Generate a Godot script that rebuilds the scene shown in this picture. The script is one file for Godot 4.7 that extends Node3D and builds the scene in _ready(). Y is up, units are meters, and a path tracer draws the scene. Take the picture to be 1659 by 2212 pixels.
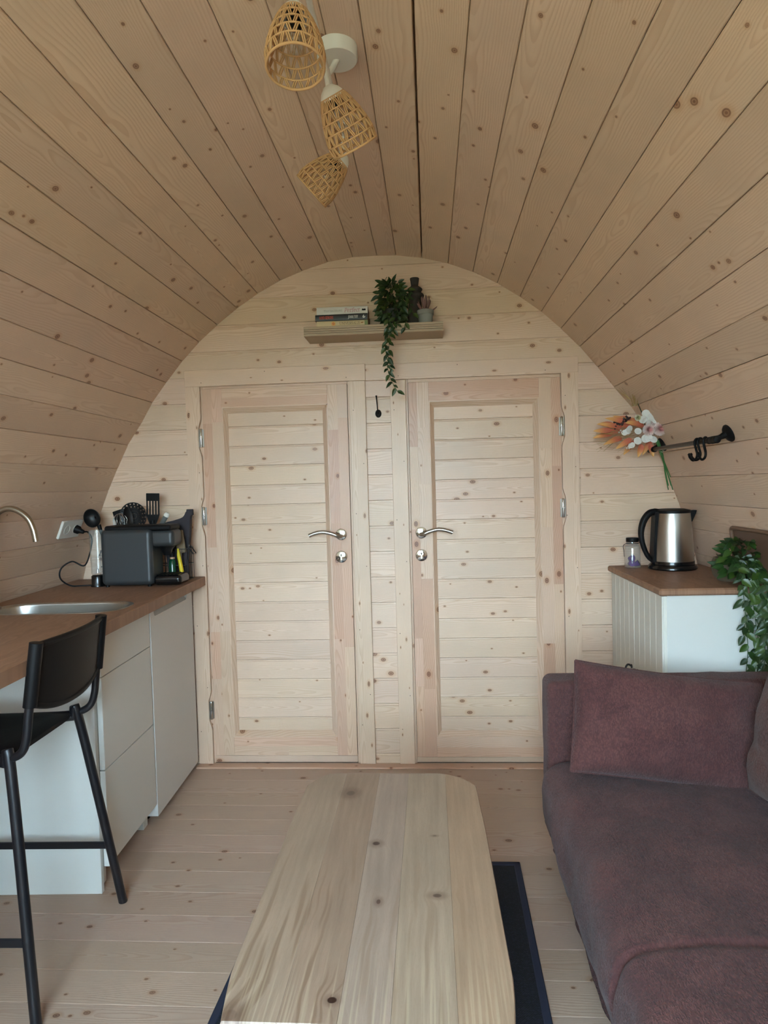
extends Node3D
# A wooden glamping pod: barrel-vaulted room of pine planks, two doors in the end wall, kitchen on the left, sofa on the right.

const PROF := [[-1.742, 0.0], [-1.749, 0.16], [-1.75, 0.279], [-1.747, 0.398], [-1.738, 0.516], [-1.723, 0.634], [-1.703, 0.752], [-1.678, 0.868], [-1.648, 0.983], [-1.612, 1.097], [-1.572, 1.209], [-1.526, 1.318], [-1.477, 1.422], [-1.421, 1.533], [-1.353, 1.63], [-1.294, 1.728], [-1.223, 1.819], [-1.142, 1.916], [-1.057, 2.002], [-0.968, 2.077], [-0.872, 2.148], [-0.772, 2.211], [-0.665, 2.266], [-0.562, 2.304], [-0.442, 2.338], [-0.326, 2.354], [-0.215, 2.356], [-0.129, 2.353], [-0.011, 2.335], [0.108, 2.305], [0.218, 2.262], [0.326, 2.206], [0.425, 2.141], [0.519, 2.07], [0.605, 1.991], [0.687, 1.907], [0.765, 1.812], [0.835, 1.721], [0.912, 1.629], [0.975, 1.527], [1.025, 1.42], [1.07, 1.31], [1.113, 1.194], [1.149, 1.081], [1.18, 0.966], [1.206, 0.85], [1.227, 0.732], [1.242, 0.614], [1.252, 0.496], [1.256, 0.377], [1.255, 0.258], [1.249, 0.139], [1.237, 0.0]]
const ZF := 4.0        # inner face of the glazed front wall behind the camera
const KT := 0.905      # kitchen worktop height

var M := {}
var taken := {}
var rng := RandomNumberGenerator.new()

# ---------------------------------------------------------------- mesh builder
class MB:
	var P := PackedVector3Array()
	var N := PackedVector3Array()
	var T := PackedVector2Array()
	var C := PackedColorArray()
	var I := PackedInt32Array()
	var L := Vector3(1, 0, 0)
	var W := Vector3(0, 1, 0)
	var ul := 0.5
	var wl := 1.0
	var uo := 0.0
	var wo := 0.0
	var col := Color(1, 1, 1)

	func pt(p: Vector3, n: Vector3) -> int:
		P.append(p)
		N.append(n)
		T.append(Vector2(p.dot(L) * ul + uo, p.dot(W) * wl + wo))
		C.append(col)
		return P.size() - 1

	func tri(a: int, b: int, c: int) -> void:
		var g := (P[b] - P[a]).cross(P[c] - P[a])
		I.append(a)
		if g.dot(N[a] + N[b] + N[c]) > 0.0:
			I.append(c)
			I.append(b)
		else:
			I.append(b)
			I.append(c)

	func face(pts: Array, hint: Vector3) -> void:
		var g := Vector3.ZERO
		for k in range(1, pts.size() - 1):
			g += (pts[k] - pts[0]).cross(pts[k + 1] - pts[0])
		if g.length_squared() < 1e-18:
			return
		g = g.normalized()
		if g.dot(hint) < 0.0:
			g = -g
		var s := P.size()
		for p in pts:
			pt(p, g)
		for k in range(1, pts.size() - 1):
			tri(s, s + k, s + k + 1)

	func box(lo: Vector3, hi: Vector3, b := 0.0, xf := Transform3D.IDENTITY) -> void:
		var c := (lo + hi) * 0.5
		var h := (hi - lo) * 0.5
		for ax in 3:
			var u := (ax + 1) % 3
			var w := (ax + 2) % 3
			for s in [-1.0, 1.0]:
				var n := Vector3.ZERO
				n[ax] = s
				var q := []
				for e in [[-1, -1], [1, -1], [1, 1], [-1, 1]]:
					var p := c
					p[ax] += s * h[ax]
					p[u] += e[0] * (h[u] - b)
					p[w] += e[1] * (h[w] - b)
					q.append(xf * p)
				face(q, xf.basis * n)
			if b > 0.0:
				for e in [[-1, -1], [1, -1], [1, 1], [-1, 1]]:
					var q := []
					for t in [[0, -1.0], [1, -1.0], [1, 1.0], [0, 1.0]]:
						var p := c
						p[ax] += t[1] * (h[ax] - b)
						p[u] += e[0] * (h[u] - (b if t[0] == 1 else 0.0))
						p[w] += e[1] * (h[w] - (b if t[0] == 0 else 0.0))
						q.append(xf * p)
					var n := Vector3.ZERO
					n[u] = e[0]
					n[w] = e[1]
					face(q, xf.basis * n)
		if b > 0.0:
			for sx in [-1.0, 1.0]:
				for sy in [-1.0, 1.0]:
					for sz in [-1.0, 1.0]:
						var s := Vector3(sx, sy, sz)
						var q := []
						for ax in 3:
							var p := c + s * (h - Vector3(b, b, b))
							p[ax] += s[ax] * b
							q.append(xf * p)
						face(q, xf.basis * s)

	func rbox(lo: Vector3, hi: Vector3, r: float, seg := 4, xf := Transform3D.IDENTITY, warp = null, inner := 1) -> void:
		var c := (lo + hi) * 0.5
		var h := (hi - lo) * 0.5
		r = min(r, min(h.x, min(h.y, h.z)) * 0.999)
		for ax in 3:
			var u := (ax + 1) % 3
			var w := (ax + 2) % 3
			var cu := _coords(h[u], r, seg, inner)
			var cw := _coords(h[w], r, seg, inner)
			for s in [-1.0, 1.0]:
				var st := P.size()
				for a in cu:
					for bb in cw:
						var q := Vector3.ZERO
						q[ax] = s * h[ax]
						q[u] = a
						q[w] = bb
						var m := h - Vector3(r, r, r)
						var inn := q.clamp(-m, m)
						var d := (q - inn).normalized()
						var p := c + inn + d * r
						if warp != null:
							p = warp.call(p, d)
						pt(xf * p, (xf.basis * d).normalized())
				for i in cu.size() - 1:
					for j in cw.size() - 1:
						var a := st + i * cw.size() + j
						tri(a, a + 1, a + cw.size())
						tri(a + 1, a + cw.size() + 1, a + cw.size())

	func _coords(h: float, r: float, seg: int, inner: int) -> Array:
		var out := []
		for k in seg:
			out.append(-h + r - r * tan((1.0 - float(k) / seg) * PI * 0.25))
		for k in inner + 1:
			out.append(lerp(-h + r, h - r, float(k) / inner))
		for k in range(1, seg + 1):
			out.append(h - r + r * tan(float(k) / seg * PI * 0.25))
		return out

	# a smooth sheet of nu x nv points
	func grid(nu: int, nv: int, f: Callable, cu := false, cv := false, out = null) -> void:
		var q := []
		for i in nu:
			for j in nv:
				q.append(f.call(i, j))
		var ns := []
		var sgn := 0.0
		for i in nu:
			for j in nv:
				var i0 := (i - 1 + nu) % nu if cu else maxi(i - 1, 0)
				var i1 := (i + 1) % nu if cu else mini(i + 1, nu - 1)
				var j0 := (j - 1 + nv) % nv if cv else maxi(j - 1, 0)
				var j1 := (j + 1) % nv if cv else mini(j + 1, nv - 1)
				var n: Vector3 = (q[i1 * nv + j] - q[i0 * nv + j]).cross(q[i * nv + j1] - q[i * nv + j0])
				n = n.normalized() if n.length_squared() > 1e-20 else Vector3.ZERO
				ns.append(n)
				if out != null:
					sgn += n.dot(q[i * nv + j] - out)
		var s := P.size()
		for k in q.size():
			var n: Vector3 = ns[k] if sgn >= 0.0 else -ns[k]
			if n == Vector3.ZERO and out != null:
				n = (q[k] - out).normalized()
			pt(q[k], n)
		for i in (nu if cu else nu - 1):
			for j in (nv if cv else nv - 1):
				var a := s + i * nv + j
				var b := s + ((i + 1) % nu) * nv + j
				var c := s + ((i + 1) % nu) * nv + (j + 1) % nv
				var d := s + i * nv + (j + 1) % nv
				tri(a, b, c)
				tri(a, c, d)

	func tube(path: Array, r, sides := 10, caps := true) -> void:
		var n := path.size()
		var t0: Vector3 = (path[1] - path[0]).normalized()
		var side := t0.cross(Vector3.UP if absf(t0.y) < 0.9 else Vector3.RIGHT).normalized()
		var s := P.size()
		for i in n:
			var t: Vector3 = (path[mini(i + 1, n - 1)] - path[maxi(i - 1, 0)]).normalized()
			side = (side - t * side.dot(t)).normalized()
			var up := t.cross(side)
			var rr: float = r[i] if r is Array else r
			for k in sides:
				var a := TAU * k / sides
				var d := side * cos(a) + up * sin(a)
				pt(path[i] + d * rr, d)
			if caps and (i == 0 or i == n - 1):
				var ring := []
				for k in sides:
					ring.append(P[P.size() - sides + k])
				_pend.append([ring, t if i == n - 1 else -t])
		for i in n - 1:
			for k in sides:
				var a := s + i * sides + k
				var b := s + i * sides + (k + 1) % sides
				tri(a, b, a + sides)
				tri(b, b + sides, a + sides)
		for e in _pend:
			face(e[0], e[1])
		_pend.clear()
	var _pend := []

	func lathe(prof: Array, sides := 32, xf := Transform3D.IDENTITY, sharp := 0.75) -> void:
		var sn := []
		for i in prof.size() - 1:
			var d: Vector2 = (prof[i + 1] - prof[i]).normalized()
			sn.append(Vector2(d.y, -d.x))
		for i in prof.size() - 1:
			var na: Vector2 = sn[i]
			var nb: Vector2 = sn[i]
			if i > 0 and sn[i].dot(sn[i - 1]) > sharp:
				na = (sn[i] + sn[i - 1]).normalized()
			if i < sn.size() - 1 and sn[i].dot(sn[i + 1]) > sharp:
				nb = (sn[i] + sn[i + 1]).normalized()
			var s := P.size()
			for k in sides:
				var a := TAU * k / sides
				for e in 2:
					var p: Vector2 = prof[i + e]
					var nn: Vector2 = na if e == 0 else nb
					pt(xf * Vector3(p.x * cos(a), p.y, p.x * sin(a)), (xf.basis * Vector3(nn.x * cos(a), nn.y, nn.x * sin(a))).normalized())
			for k in sides:
				var a := s + k * 2
				var b := s + ((k + 1) % sides) * 2
				if prof[i].x > 1e-6:
					tri(a, b, a + 1)
				if prof[i + 1].x > 1e-6:
					tri(b, b + 1, a + 1)

	# a 2D outline pushed out along local z
	func prism(poly: PackedVector2Array, z0: float, z1: float, xf := Transform3D.IDENTITY, smooth := false) -> void:
		var n := poly.size()
		var area := 0.0
		for i in n:
			area += poly[i].cross(poly[(i + 1) % n])
		var sg := 1.0 if area > 0.0 else -1.0
		var idx := Geometry2D.triangulate_polygon(poly)
		for e in [[z0, -1.0], [z1, 1.0]]:
			var s := P.size()
			var nn: Vector3 = (xf.basis * Vector3(0, 0, e[1] * signf(z1 - z0))).normalized()
			for p in poly:
				pt(xf * Vector3(p.x, p.y, e[0]), nn)
			for k in range(0, idx.size(), 3):
				tri(s + idx[k], s + idx[k + 1], s + idx[k + 2])
		var en := []
		for i in n:
			var d := (poly[(i + 1) % n] - poly[i]).normalized()
			en.append(Vector2(d.y, -d.x) * sg)
		for i in n:
			var j := (i + 1) % n
			var na: Vector2 = en[i]
			var nb: Vector2 = en[i]
			if smooth:
				var pv: Vector2 = en[(i - 1 + n) % n]
				var nx: Vector2 = en[j]
				if pv.dot(na) > 0.6:
					na = (pv + na).normalized()
				if nx.dot(nb) > 0.6:
					nb = (nx + nb).normalized()
			var s := P.size()
			var wa := (xf.basis * Vector3(na.x, na.y, 0)).normalized()
			var wb := (xf.basis * Vector3(nb.x, nb.y, 0)).normalized()
			pt(xf * Vector3(poly[i].x, poly[i].y, z0), wa)
			pt(xf * Vector3(poly[i].x, poly[i].y, z1), wa)
			pt(xf * Vector3(poly[j].x, poly[j].y, z1), wb)
			pt(xf * Vector3(poly[j].x, poly[j].y, z0), wb)
			tri(s, s + 1, s + 2)
			tri(s, s + 2, s + 3)

	func build() -> ArrayMesh:
		var a := []
		a.resize(Mesh.ARRAY_MAX)
		a[Mesh.ARRAY_VERTEX] = P
		a[Mesh.ARRAY_NORMAL] = N
		a[Mesh.ARRAY_TEX_UV] = T
		a[Mesh.ARRAY_COLOR] = C
		a[Mesh.ARRAY_INDEX] = I
		var m := ArrayMesh.new()
		m.add_surface_from_arrays(Mesh.PRIMITIVE_TRIANGLES, a)
		return m

# ---------------------------------------------------------------- scene helpers
func numbered(parent: Node, called: String) -> String:
	var key := str(parent.get_instance_id()) + "/" + called
	taken[key] = taken.get(key, -1) + 1
	return called if taken[key] == 0 else "%s_%03d" % [called, taken[key]]

func obj(called: String, mb, mat, parent: Node = self) -> MeshInstance3D:
	var o := MeshInstance3D.new()
	o.mesh = mb if mb is Mesh else mb.build()
	o.material_override = mat
	o.cast_shadow = GeometryInstance3D.SHADOW_CASTING_SETTING_DOUBLE_SIDED if mat == M.get("leaf") else GeometryInstance3D.SHADOW_CASTING_SETTING_ON
	o.name = numbered(parent, called)
	parent.add_child(o, true)
	return o

func tag(o: Node, label: String, category: String, group := "") -> Node:
	o.set_meta("label", label)
	o.set_meta("category", category)
	if group != "":
		o.set_meta("group", group)
	return o

func thing(called: String, label: String, category: String, at := Vector3.ZERO, turn := 0.0, group := "") -> Node3D:
	var o := Node3D.new()
	o.name = numbered(self, called)
	add_child(o, true)
	o.position = at
	o.rotation.y = turn
	tag(o, label, category, group)
	return o

func part(called: String, parent: Node) -> Node3D:
	var o := Node3D.new()
	o.name = numbered(parent, called)
	parent.add_child(o, true)
	return o

func setting(called: String, label: String, category: String) -> Node3D:
	var o := thing(called, label, category)
	o.set_meta("kind", "structure")
	return o

# a builder whose texture runs along l (the grain) and across w, on one random board of the pine sheet
func wood(l: Vector3, w: Vector3, w0: float, width: float, col := Color(1, 1, 1), strip := -1) -> MB:
	var m := MB.new()
	m.L = l
	m.W = w
	m.ul = 0.5
	m.uo = rng.randf()
	var s := rng.randi_range(0, 7) if strip < 0 else strip
	m.wl = 0.92 / width / 8.0
	m.wo = (s + 0.04) / 8.0 - w0 * m.wl
	if rng.randf() < 0.5 and strip < 0:
		m.wl = -m.wl
		m.wo = (s + 0.96) / 8.0 - w0 * m.wl
	m.col = col
	return m

func tint(base: Color, spread: float) -> Color:
	var k := 1.0 + rng.randf_range(-spread, spread)
	return Color(base.r * k, base.g * k * (1.0 + rng.randf_range(-spread, spread) * 0.25), base.b * k * (1.0 + rng.randf_range(-spread, spread) * 0.5))

func plain(c: Color, rough := 0.5, metal := 0.0) -> StandardMaterial3D:
	var m := StandardMaterial3D.new()
	m.albedo_color = c
	m.roughness = rough
	m.metallic = metal
	return m

func rgb(r: int, g: int, b: int) -> Color:
	return Color(r / 255.0, g / 255.0, b / 255.0)

func spline(pts: Array, per := 8) -> Array:
	var out := []
	var n := pts.size()
	for i in n - 1:
		for k in per:
			var t := float(k) / per
			out.append((pts[i] as Vector3).cubic_interpolate(pts[i + 1], pts[maxi(i - 1, 0)], pts[mini(i + 2, n - 1)], t))
	out.append(pts[n - 1])
	return out

func spline2(pts: Array, per := 8) -> Array:
	var q := []
	for p in pts:
		q.append(Vector3(p.x, p.y, 0))
	var out := []
	for p in spline(q, per):
		out.append(Vector2(p.x, p.y))
	return out

func wall_x(y: float, right: bool) -> float:
	for i in PROF.size() - 1:
		var a: Array = PROF[i]
		var b: Array = PROF[i + 1]
		if (i > 25) == right and (a[1] - y) * (b[1] - y) <= 0.0 and absf(a[1] - b[1]) > 1e-6:
			return lerpf(a[0], b[0], (y - a[1]) / (b[1] - a[1]))
	return -0.2

# ---------------------------------------------------------------- textures
func tex(img: Image) -> ImageTexture:
	img.generate_mipmaps()
	return ImageTexture.create_from_image(img)

# eight pine boards of 2 m by 0.12 m, one above the other
func pine_sheet() -> Array:
	var w := 2048
	var h := 1024
	var sh := 128
	var px := PackedByteArray()
	px.resize(w * h * 3)
	var hb := PackedByteArray()
	hb.resize(w * h)
	var fn := FastNoiseLite.new()
	fn.seed = 11
	fn.frequency = 1.0
	fn.fractal_octaves = 2
	var fine := FastNoiseLite.new()
	fine.seed = 5
	fine.frequency = 1.0
	fine.fractal_octaves = 1
	var r := RandomNumberGenerator.new()
	r.seed = 77
	var ca := PackedFloat32Array()
	var sa := PackedFloat32Array()
	for x in w:
		ca.append(cos(TAU * x / w))
		sa.append(sin(TAU * x / w))
	for s in 8:
		var v0 := r.randf_range(-0.02, 0.14)
		var d0 := r.randf_range(0.015, 0.05)
		var ph := r.randf() * TAU
		var ph2 := r.randf() * TAU
		var sp := r.randf_range(0.0038, 0.0062)
		var amp := r.randf_range(0.006, 0.016)
		var knots := []
		for k in r.randi_range(5, 10):
			knots.append([r.randf() * 2.0, r.randf_range(0.008, 0.112), r.randf_range(0.0022, 0.0042) if r.randf() < 0.5 else r.randf_range(0.0045, 0.0085), r.randf_range(0.75, 1.0)])
		var offs := s * 7.3
		for x in w:
			var u := x * 2.0 / w
			var dd := d0 + amp * (sin(TAU * u / 2.0 + ph) + 0.6 * sin(TAU * u + ph2))
			var dd2 := dd * dd
			var c1 := ca[x] * 1.3 + offs
			var s1 := sa[x] * 1.3
			var near := []
			for k in knots:
				var du: float = absf(u - k[0])
				du = minf(du, 2.0 - du)
				if du < k[2] * 6.0:
					near.append([du, k[1], k[2], k[3]])
			for y in sh:
				var v := y * 0.12 / sh
				var rr := sqrt((v - v0) * (v - v0) + dd2) + fn.get_noise_3d(c1, s1, v * 16.0) * 0.005
				var kn := 0.0
				var halo := 0.0
				for k in near:
					var du: float = k[0]
					var dv: float = v - k[1]
					var e: float = sqrt(du * du * 0.45 + dv * dv) / k[2]
					if e < 4.0:
						rr += k[2] * 0.9 * exp(-e * e * 0.22)
						if e < 1.25:
							kn = maxf(kn, (1.0 - smoothstep(0.8, 1.2, e)) * k[3] * (0.72 + 0.28 * sin(e * 9.0)))
						halo = maxf(halo, (1.0 - smoothstep(1.0, 2.6, e)) * 0.5 * k[3])
				var ring := rr / sp
				var fr := ring - floorf(ring)
				var late := smoothstep(0.35, 0.93, fr) * (1.0 - smoothstep(0.93, 1.0, fr))
				var str2 := fine.get_noise_3d(ca[x] * 4.0 + offs, sa[x] * 4.0, v * 900.0)
				var blot := fn.get_noise_3d(c1 + 40.0, s1 * 1.0, v * 5.0)
				var a := late * 0.75 + 0.1 * str2
				a = clampf(a * (0.75 + 0.5 * blot), 0.0, 1.0)
				var lum := 1.0 + 0.035 * blot + 0.02 * str2
				var cr := lerpf(0.895, 0.825, a) * lum
				var cg := lerpf(0.835, 0.735, a) * lum
				var cb := lerpf(0.765, 0.645, a) * lum
				cr = lerpf(cr, 0.80, halo)
				cg = lerpf(cg, 0.66, halo)
				cb = lerpf(cb, 0.52, halo)
				cr = lerpf(cr, 0.47, kn)
				cg = lerpf(cg, 0.32, kn)
				cb = lerpf(cb, 0.23, kn)
				var o := ((s * sh + y) * w + x) * 3
				px[o] = int(clampf(cr, 0, 1) * 255.0)
				px[o + 1] = int(clampf(cg, 0, 1) * 255.0)
				px[o + 2] = int(clampf(cb, 0, 1) * 255.0)
				hb[(s * sh + y) * w + x] = int(clampf(128.0 + 45.0 * a + 60.0 * halo + 25.0 * blot - 35.0 * kn, 0, 255))
	var img := Image.create_from_data(w, h, false, Image.FORMAT_RGB8, px)
	var hm := Image.create_from_data(w, h, false, Image.FORMAT_L8, hb)
	hm.convert(Image.FORMAT_RGBA8)
	hm.bump_map_to_normal_map(2.2)
	return [tex(img), tex(hm)]

# mango table top, seen from above: u along its length, v across; five glued boards
func mango_sheet() -> ImageTexture:
	var w := 1536
	var h := 800
	var px := PackedByteArray()
	px.resize(w * h * 3)
	var fn := FastNoiseLite.new()
	fn.seed = 3
	fn.frequency = 1.0
	fn.fractal_octaves = 3
	var f2 := FastNoiseLite.new()
	f2.seed = 8
	f2.frequency = 1.0
	f2.fractal_octaves = 2
	var cuts := [0.0, 0.22, 0.415, 0.585, 0.80, 1.01]
	var base := [Vector3(0.640, 0.555, 0.475), Vector3(0.605, 0.515, 0.440), Vector3(0.640, 0.565, 0.505), Vector3(0.650, 0.575, 0.495), Vector3(0.650, 0.550, 0.455)]
	var wave := [0.35, 1.6, 1.2, 0.5, 0.35]
	# u, v, radius in metres, darkness, stretch along
	var knots := [[0.14, 0.27, 0.016, 0.45, 1.3], [0.42, 0.455, 0.011, 0.75, 1.0], [0.635, 0.742, 0.012, 0.6, 0.7], [0.945, 0.385, 0.009, 1.6, 0.9], [0.38, 0.735, 0.006, 0.5, 0.6], [0.66, 0.50, 0.006, 0.6, 1.8], [0.985, 0.06, 0.018, 0.35, 1.0]]
	for x in w:
		var u := float(x) / w
		for y in h:
			var v := float(y) / h
			var b := 0
			while v > cuts[b + 1]:
				b += 1
			var rr: float = v * 0.52 + fn.get_noise_3d(u * 2.6, v * 2.2, b * 9.0) * 0.016 * wave[b]
			var dark := 0.0
			for k in knots:
				var du: float = (u - k[0]) * 1.0 / k[4]
				var dv: float = (v - k[1]) * 0.52
				var e: float = sqrt(du * du + dv * dv) / k[2]
				if e < 5.0:
					rr += k[2] * 1.5 * exp(-e * e * 0.12)
					dark = maxf(dark, (1.0 - smoothstep(0.5, 1.15, e)) * k[3])
					dark = maxf(dark, 0.22 * (1.0 - smoothstep(0.8, 2.6, e)))
			var g := 0.5 * fn.get_noise_2d(rr * 60.0 + b * 31.0, u * 0.8) + 0.6 * f2.get_noise_2d(v * 26.0 + b * 7.0, u * 2.2)
			var fi := f2.get_noise_2d(rr * 700.0 + b * 5.0, u * 14.0)
			var streak := smoothstep(0.12, 0.55, f2.get_noise_2d(rr * 42.0 + b * 17.0, u * 1.6 + 4.0)) * smoothstep(0.25, 0.85, u + 0.12 * g) * (1.0 if b < 2 else 0.45)
			var pore := smoothstep(0.32, 0.6, f2.get_noise_2d(v * 620.0, u * 36.0)) * 0.10
			var c: Vector3 = base[b]
			c *= 1.0 + 0.07 * g + 0.035 * fi + 0.05 * f2.get_noise_2d(u * 3.0, v * 4.0 + 9.0)
			c = c.lerp(Vector3(0.46, 0.36, 0.275), clampf(streak * 0.5, 0, 1))
			c = c.lerp(Vector3(0.44, 0.33, 0.23), pore)
			c = c.lerp(Vector3(0.80, 0.74, 0.62), 0.4 * smoothstep(0.0, 0.5, f2.get_noise_2d(v * 60.0, u * 2.0 + 20.0)) * smoothstep(0.72, 1.0, u))
			c = c.lerp(Vector3(0.20, 0.12, 0.09), clampf(dark, 0, 1))
			var o := (y * w + x) * 3
			px[o] = int(clampf(c.x, 0, 1) * 255.0)
			px[o + 1] = int(clampf(c.y, 0, 1) * 255.0)
			px[o + 2] = int(clampf(c.z, 0, 1) * 255.0)
	return tex(Image.create_from_data(w, h, false, Image.FORMAT_RGB8, px))

func oak_sheet(a: Vector3, b: Vector3) -> ImageTexture:
	var w := 1024
	var h := 512
	var px := PackedByteArray()
	px.resize(w * h * 3)
	var fn := FastNoiseLite.new()
	fn.seed = 21
	fn.frequency = 1.0
	fn.fractal_octaves = 3
	for x in w:
		var cx := cos(TAU * x / w)
		var cy := sin(TAU * x / w)
		for y in h:
			var v := float(y) / h
			var rr := v * 24.0 + fn.get_noise_3d(cx * 0.9, cy * 0.9, v * 5.0) * 2.0
			var g := 0.5 + 0.5 * fn.get_noise_3d(cx * 0.6, cy * 0.6, rr * 1.7)
			g = clampf(g + 0.25 * fn.get_noise_3d(cx * 6.0, cy * 6.0, v * 160.0), 0, 1)
			var c := a.lerp(b, g)
			var o := (y * w + x) * 3
			px[o] = int(c.x * 255.0)
			px[o + 1] = int(c.y * 255.0)
			px[o + 2] = int(c.z * 255.0)
	return tex(Image.create_from_data(w, h, false, Image.FORMAT_RGB8, px))

# tufted upholstery: short upright loops of slightly different tones
func chenille(a: Vector3, b: Vector3, seed_: int) -> Array:
	var n := 512
	var r := RandomNumberGenerator.new()
	r.seed = seed_
	var hgt := PackedFloat32Array()
	hgt.resize(n * n)
	var tone := PackedFloat32Array()
	tone.resize(n * n)
	for k in 9000:
		var cx := r.randi_range(0, n - 1)
		var cy := r.randi_range(0, n - 1)
		var lw := r.randf_range(1.6, 2.6)
		var ll := r.randf_range(3.0, 7.0)
		var t := r.randf()
		var top := r.randf_range(0.55, 1.0)
		for dy in range(-7, 8):
			for dx in range(-3, 4):
				var e := sqrt(pow(dx / lw, 2) + pow(dy / ll, 2))
				if e < 1.0:
					var o := ((cy + dy + n) % n) * n + (cx + dx + n) % n
					var hh := top * (1.0 - e * e)
					if hh > hgt[o]:
						hgt[o] = hh
						tone[o] = t
	var px := PackedByteArray()
	px.resize(n * n * 3)
	var hb := PackedByteArray()
	hb.resize(n * n)
	for o in n * n:
		var c := a.lerp(b, clampf(tone[o] * 0.7 + 0.3 * hgt[o], 0, 1))
		px[o * 3] = int(c.x * 255.0)
		px[o * 3 + 1] = int(c.y * 255.0)
		px[o * 3 + 2] = int(c.z * 255.0)
		hb[o] = int(clampf(hgt[o], 0, 1) * 255.0)
	var hm := Image.create_from_data(n, n, false, Image.FORMAT_L8, hb)
	hm.convert(Image.FORMAT_RGBA8)
	hm.bump_map_to_normal_map(3.0)
	return [tex(Image.create_from_data(n, n, false, Image.FORMAT_RGB8, px)), tex(hm)]

func weave_sheet(a: Vector3, b: Vector3) -> Array:
	var n := 256
	var r := RandomNumberGenerator.new()
	r.seed = 4
	var px := PackedByteArray()
	px.resize(n * n * 3)
	var hb := PackedByteArray()
	hb.resize(n * n)
	var cell := []
	for k in 32 * 64:
		cell.append(r.randf())
	for y in n:
		for x in n:
			var row := y / 4
			var sx := (x + (4 if row % 2 == 1 else 0)) % n
			var cx := sx / 8
			var t: float = cell[row * 32 + cx]
			var e := absf((sx % 8) - 3.5) / 4.0
			var f := absf((y % 4) - 1.5) / 2.0
			var hh := (1.0 - e * e) * (1.0 - f * f)
			var c := a.lerp(b, t * t * hh)
			var o := y * n + x
			px[o * 3] = int(c.x * 255.0)
			px[o * 3 + 1] = int(c.y * 255.0)
			px[o * 3 + 2] = int(c.z * 255.0)
			hb[o] = int(hh * 200.0)
	var hm := Image.create_from_data(n, n, false, Image.FORMAT_L8, hb)
	hm.convert(Image.FORMAT_RGBA8)
	hm.bump_map_to_normal_map(2.0)
	return [tex(Image.create_from_data(n, n, false, Image.FORMAT_RGB8, px)), tex(hm)]

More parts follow.
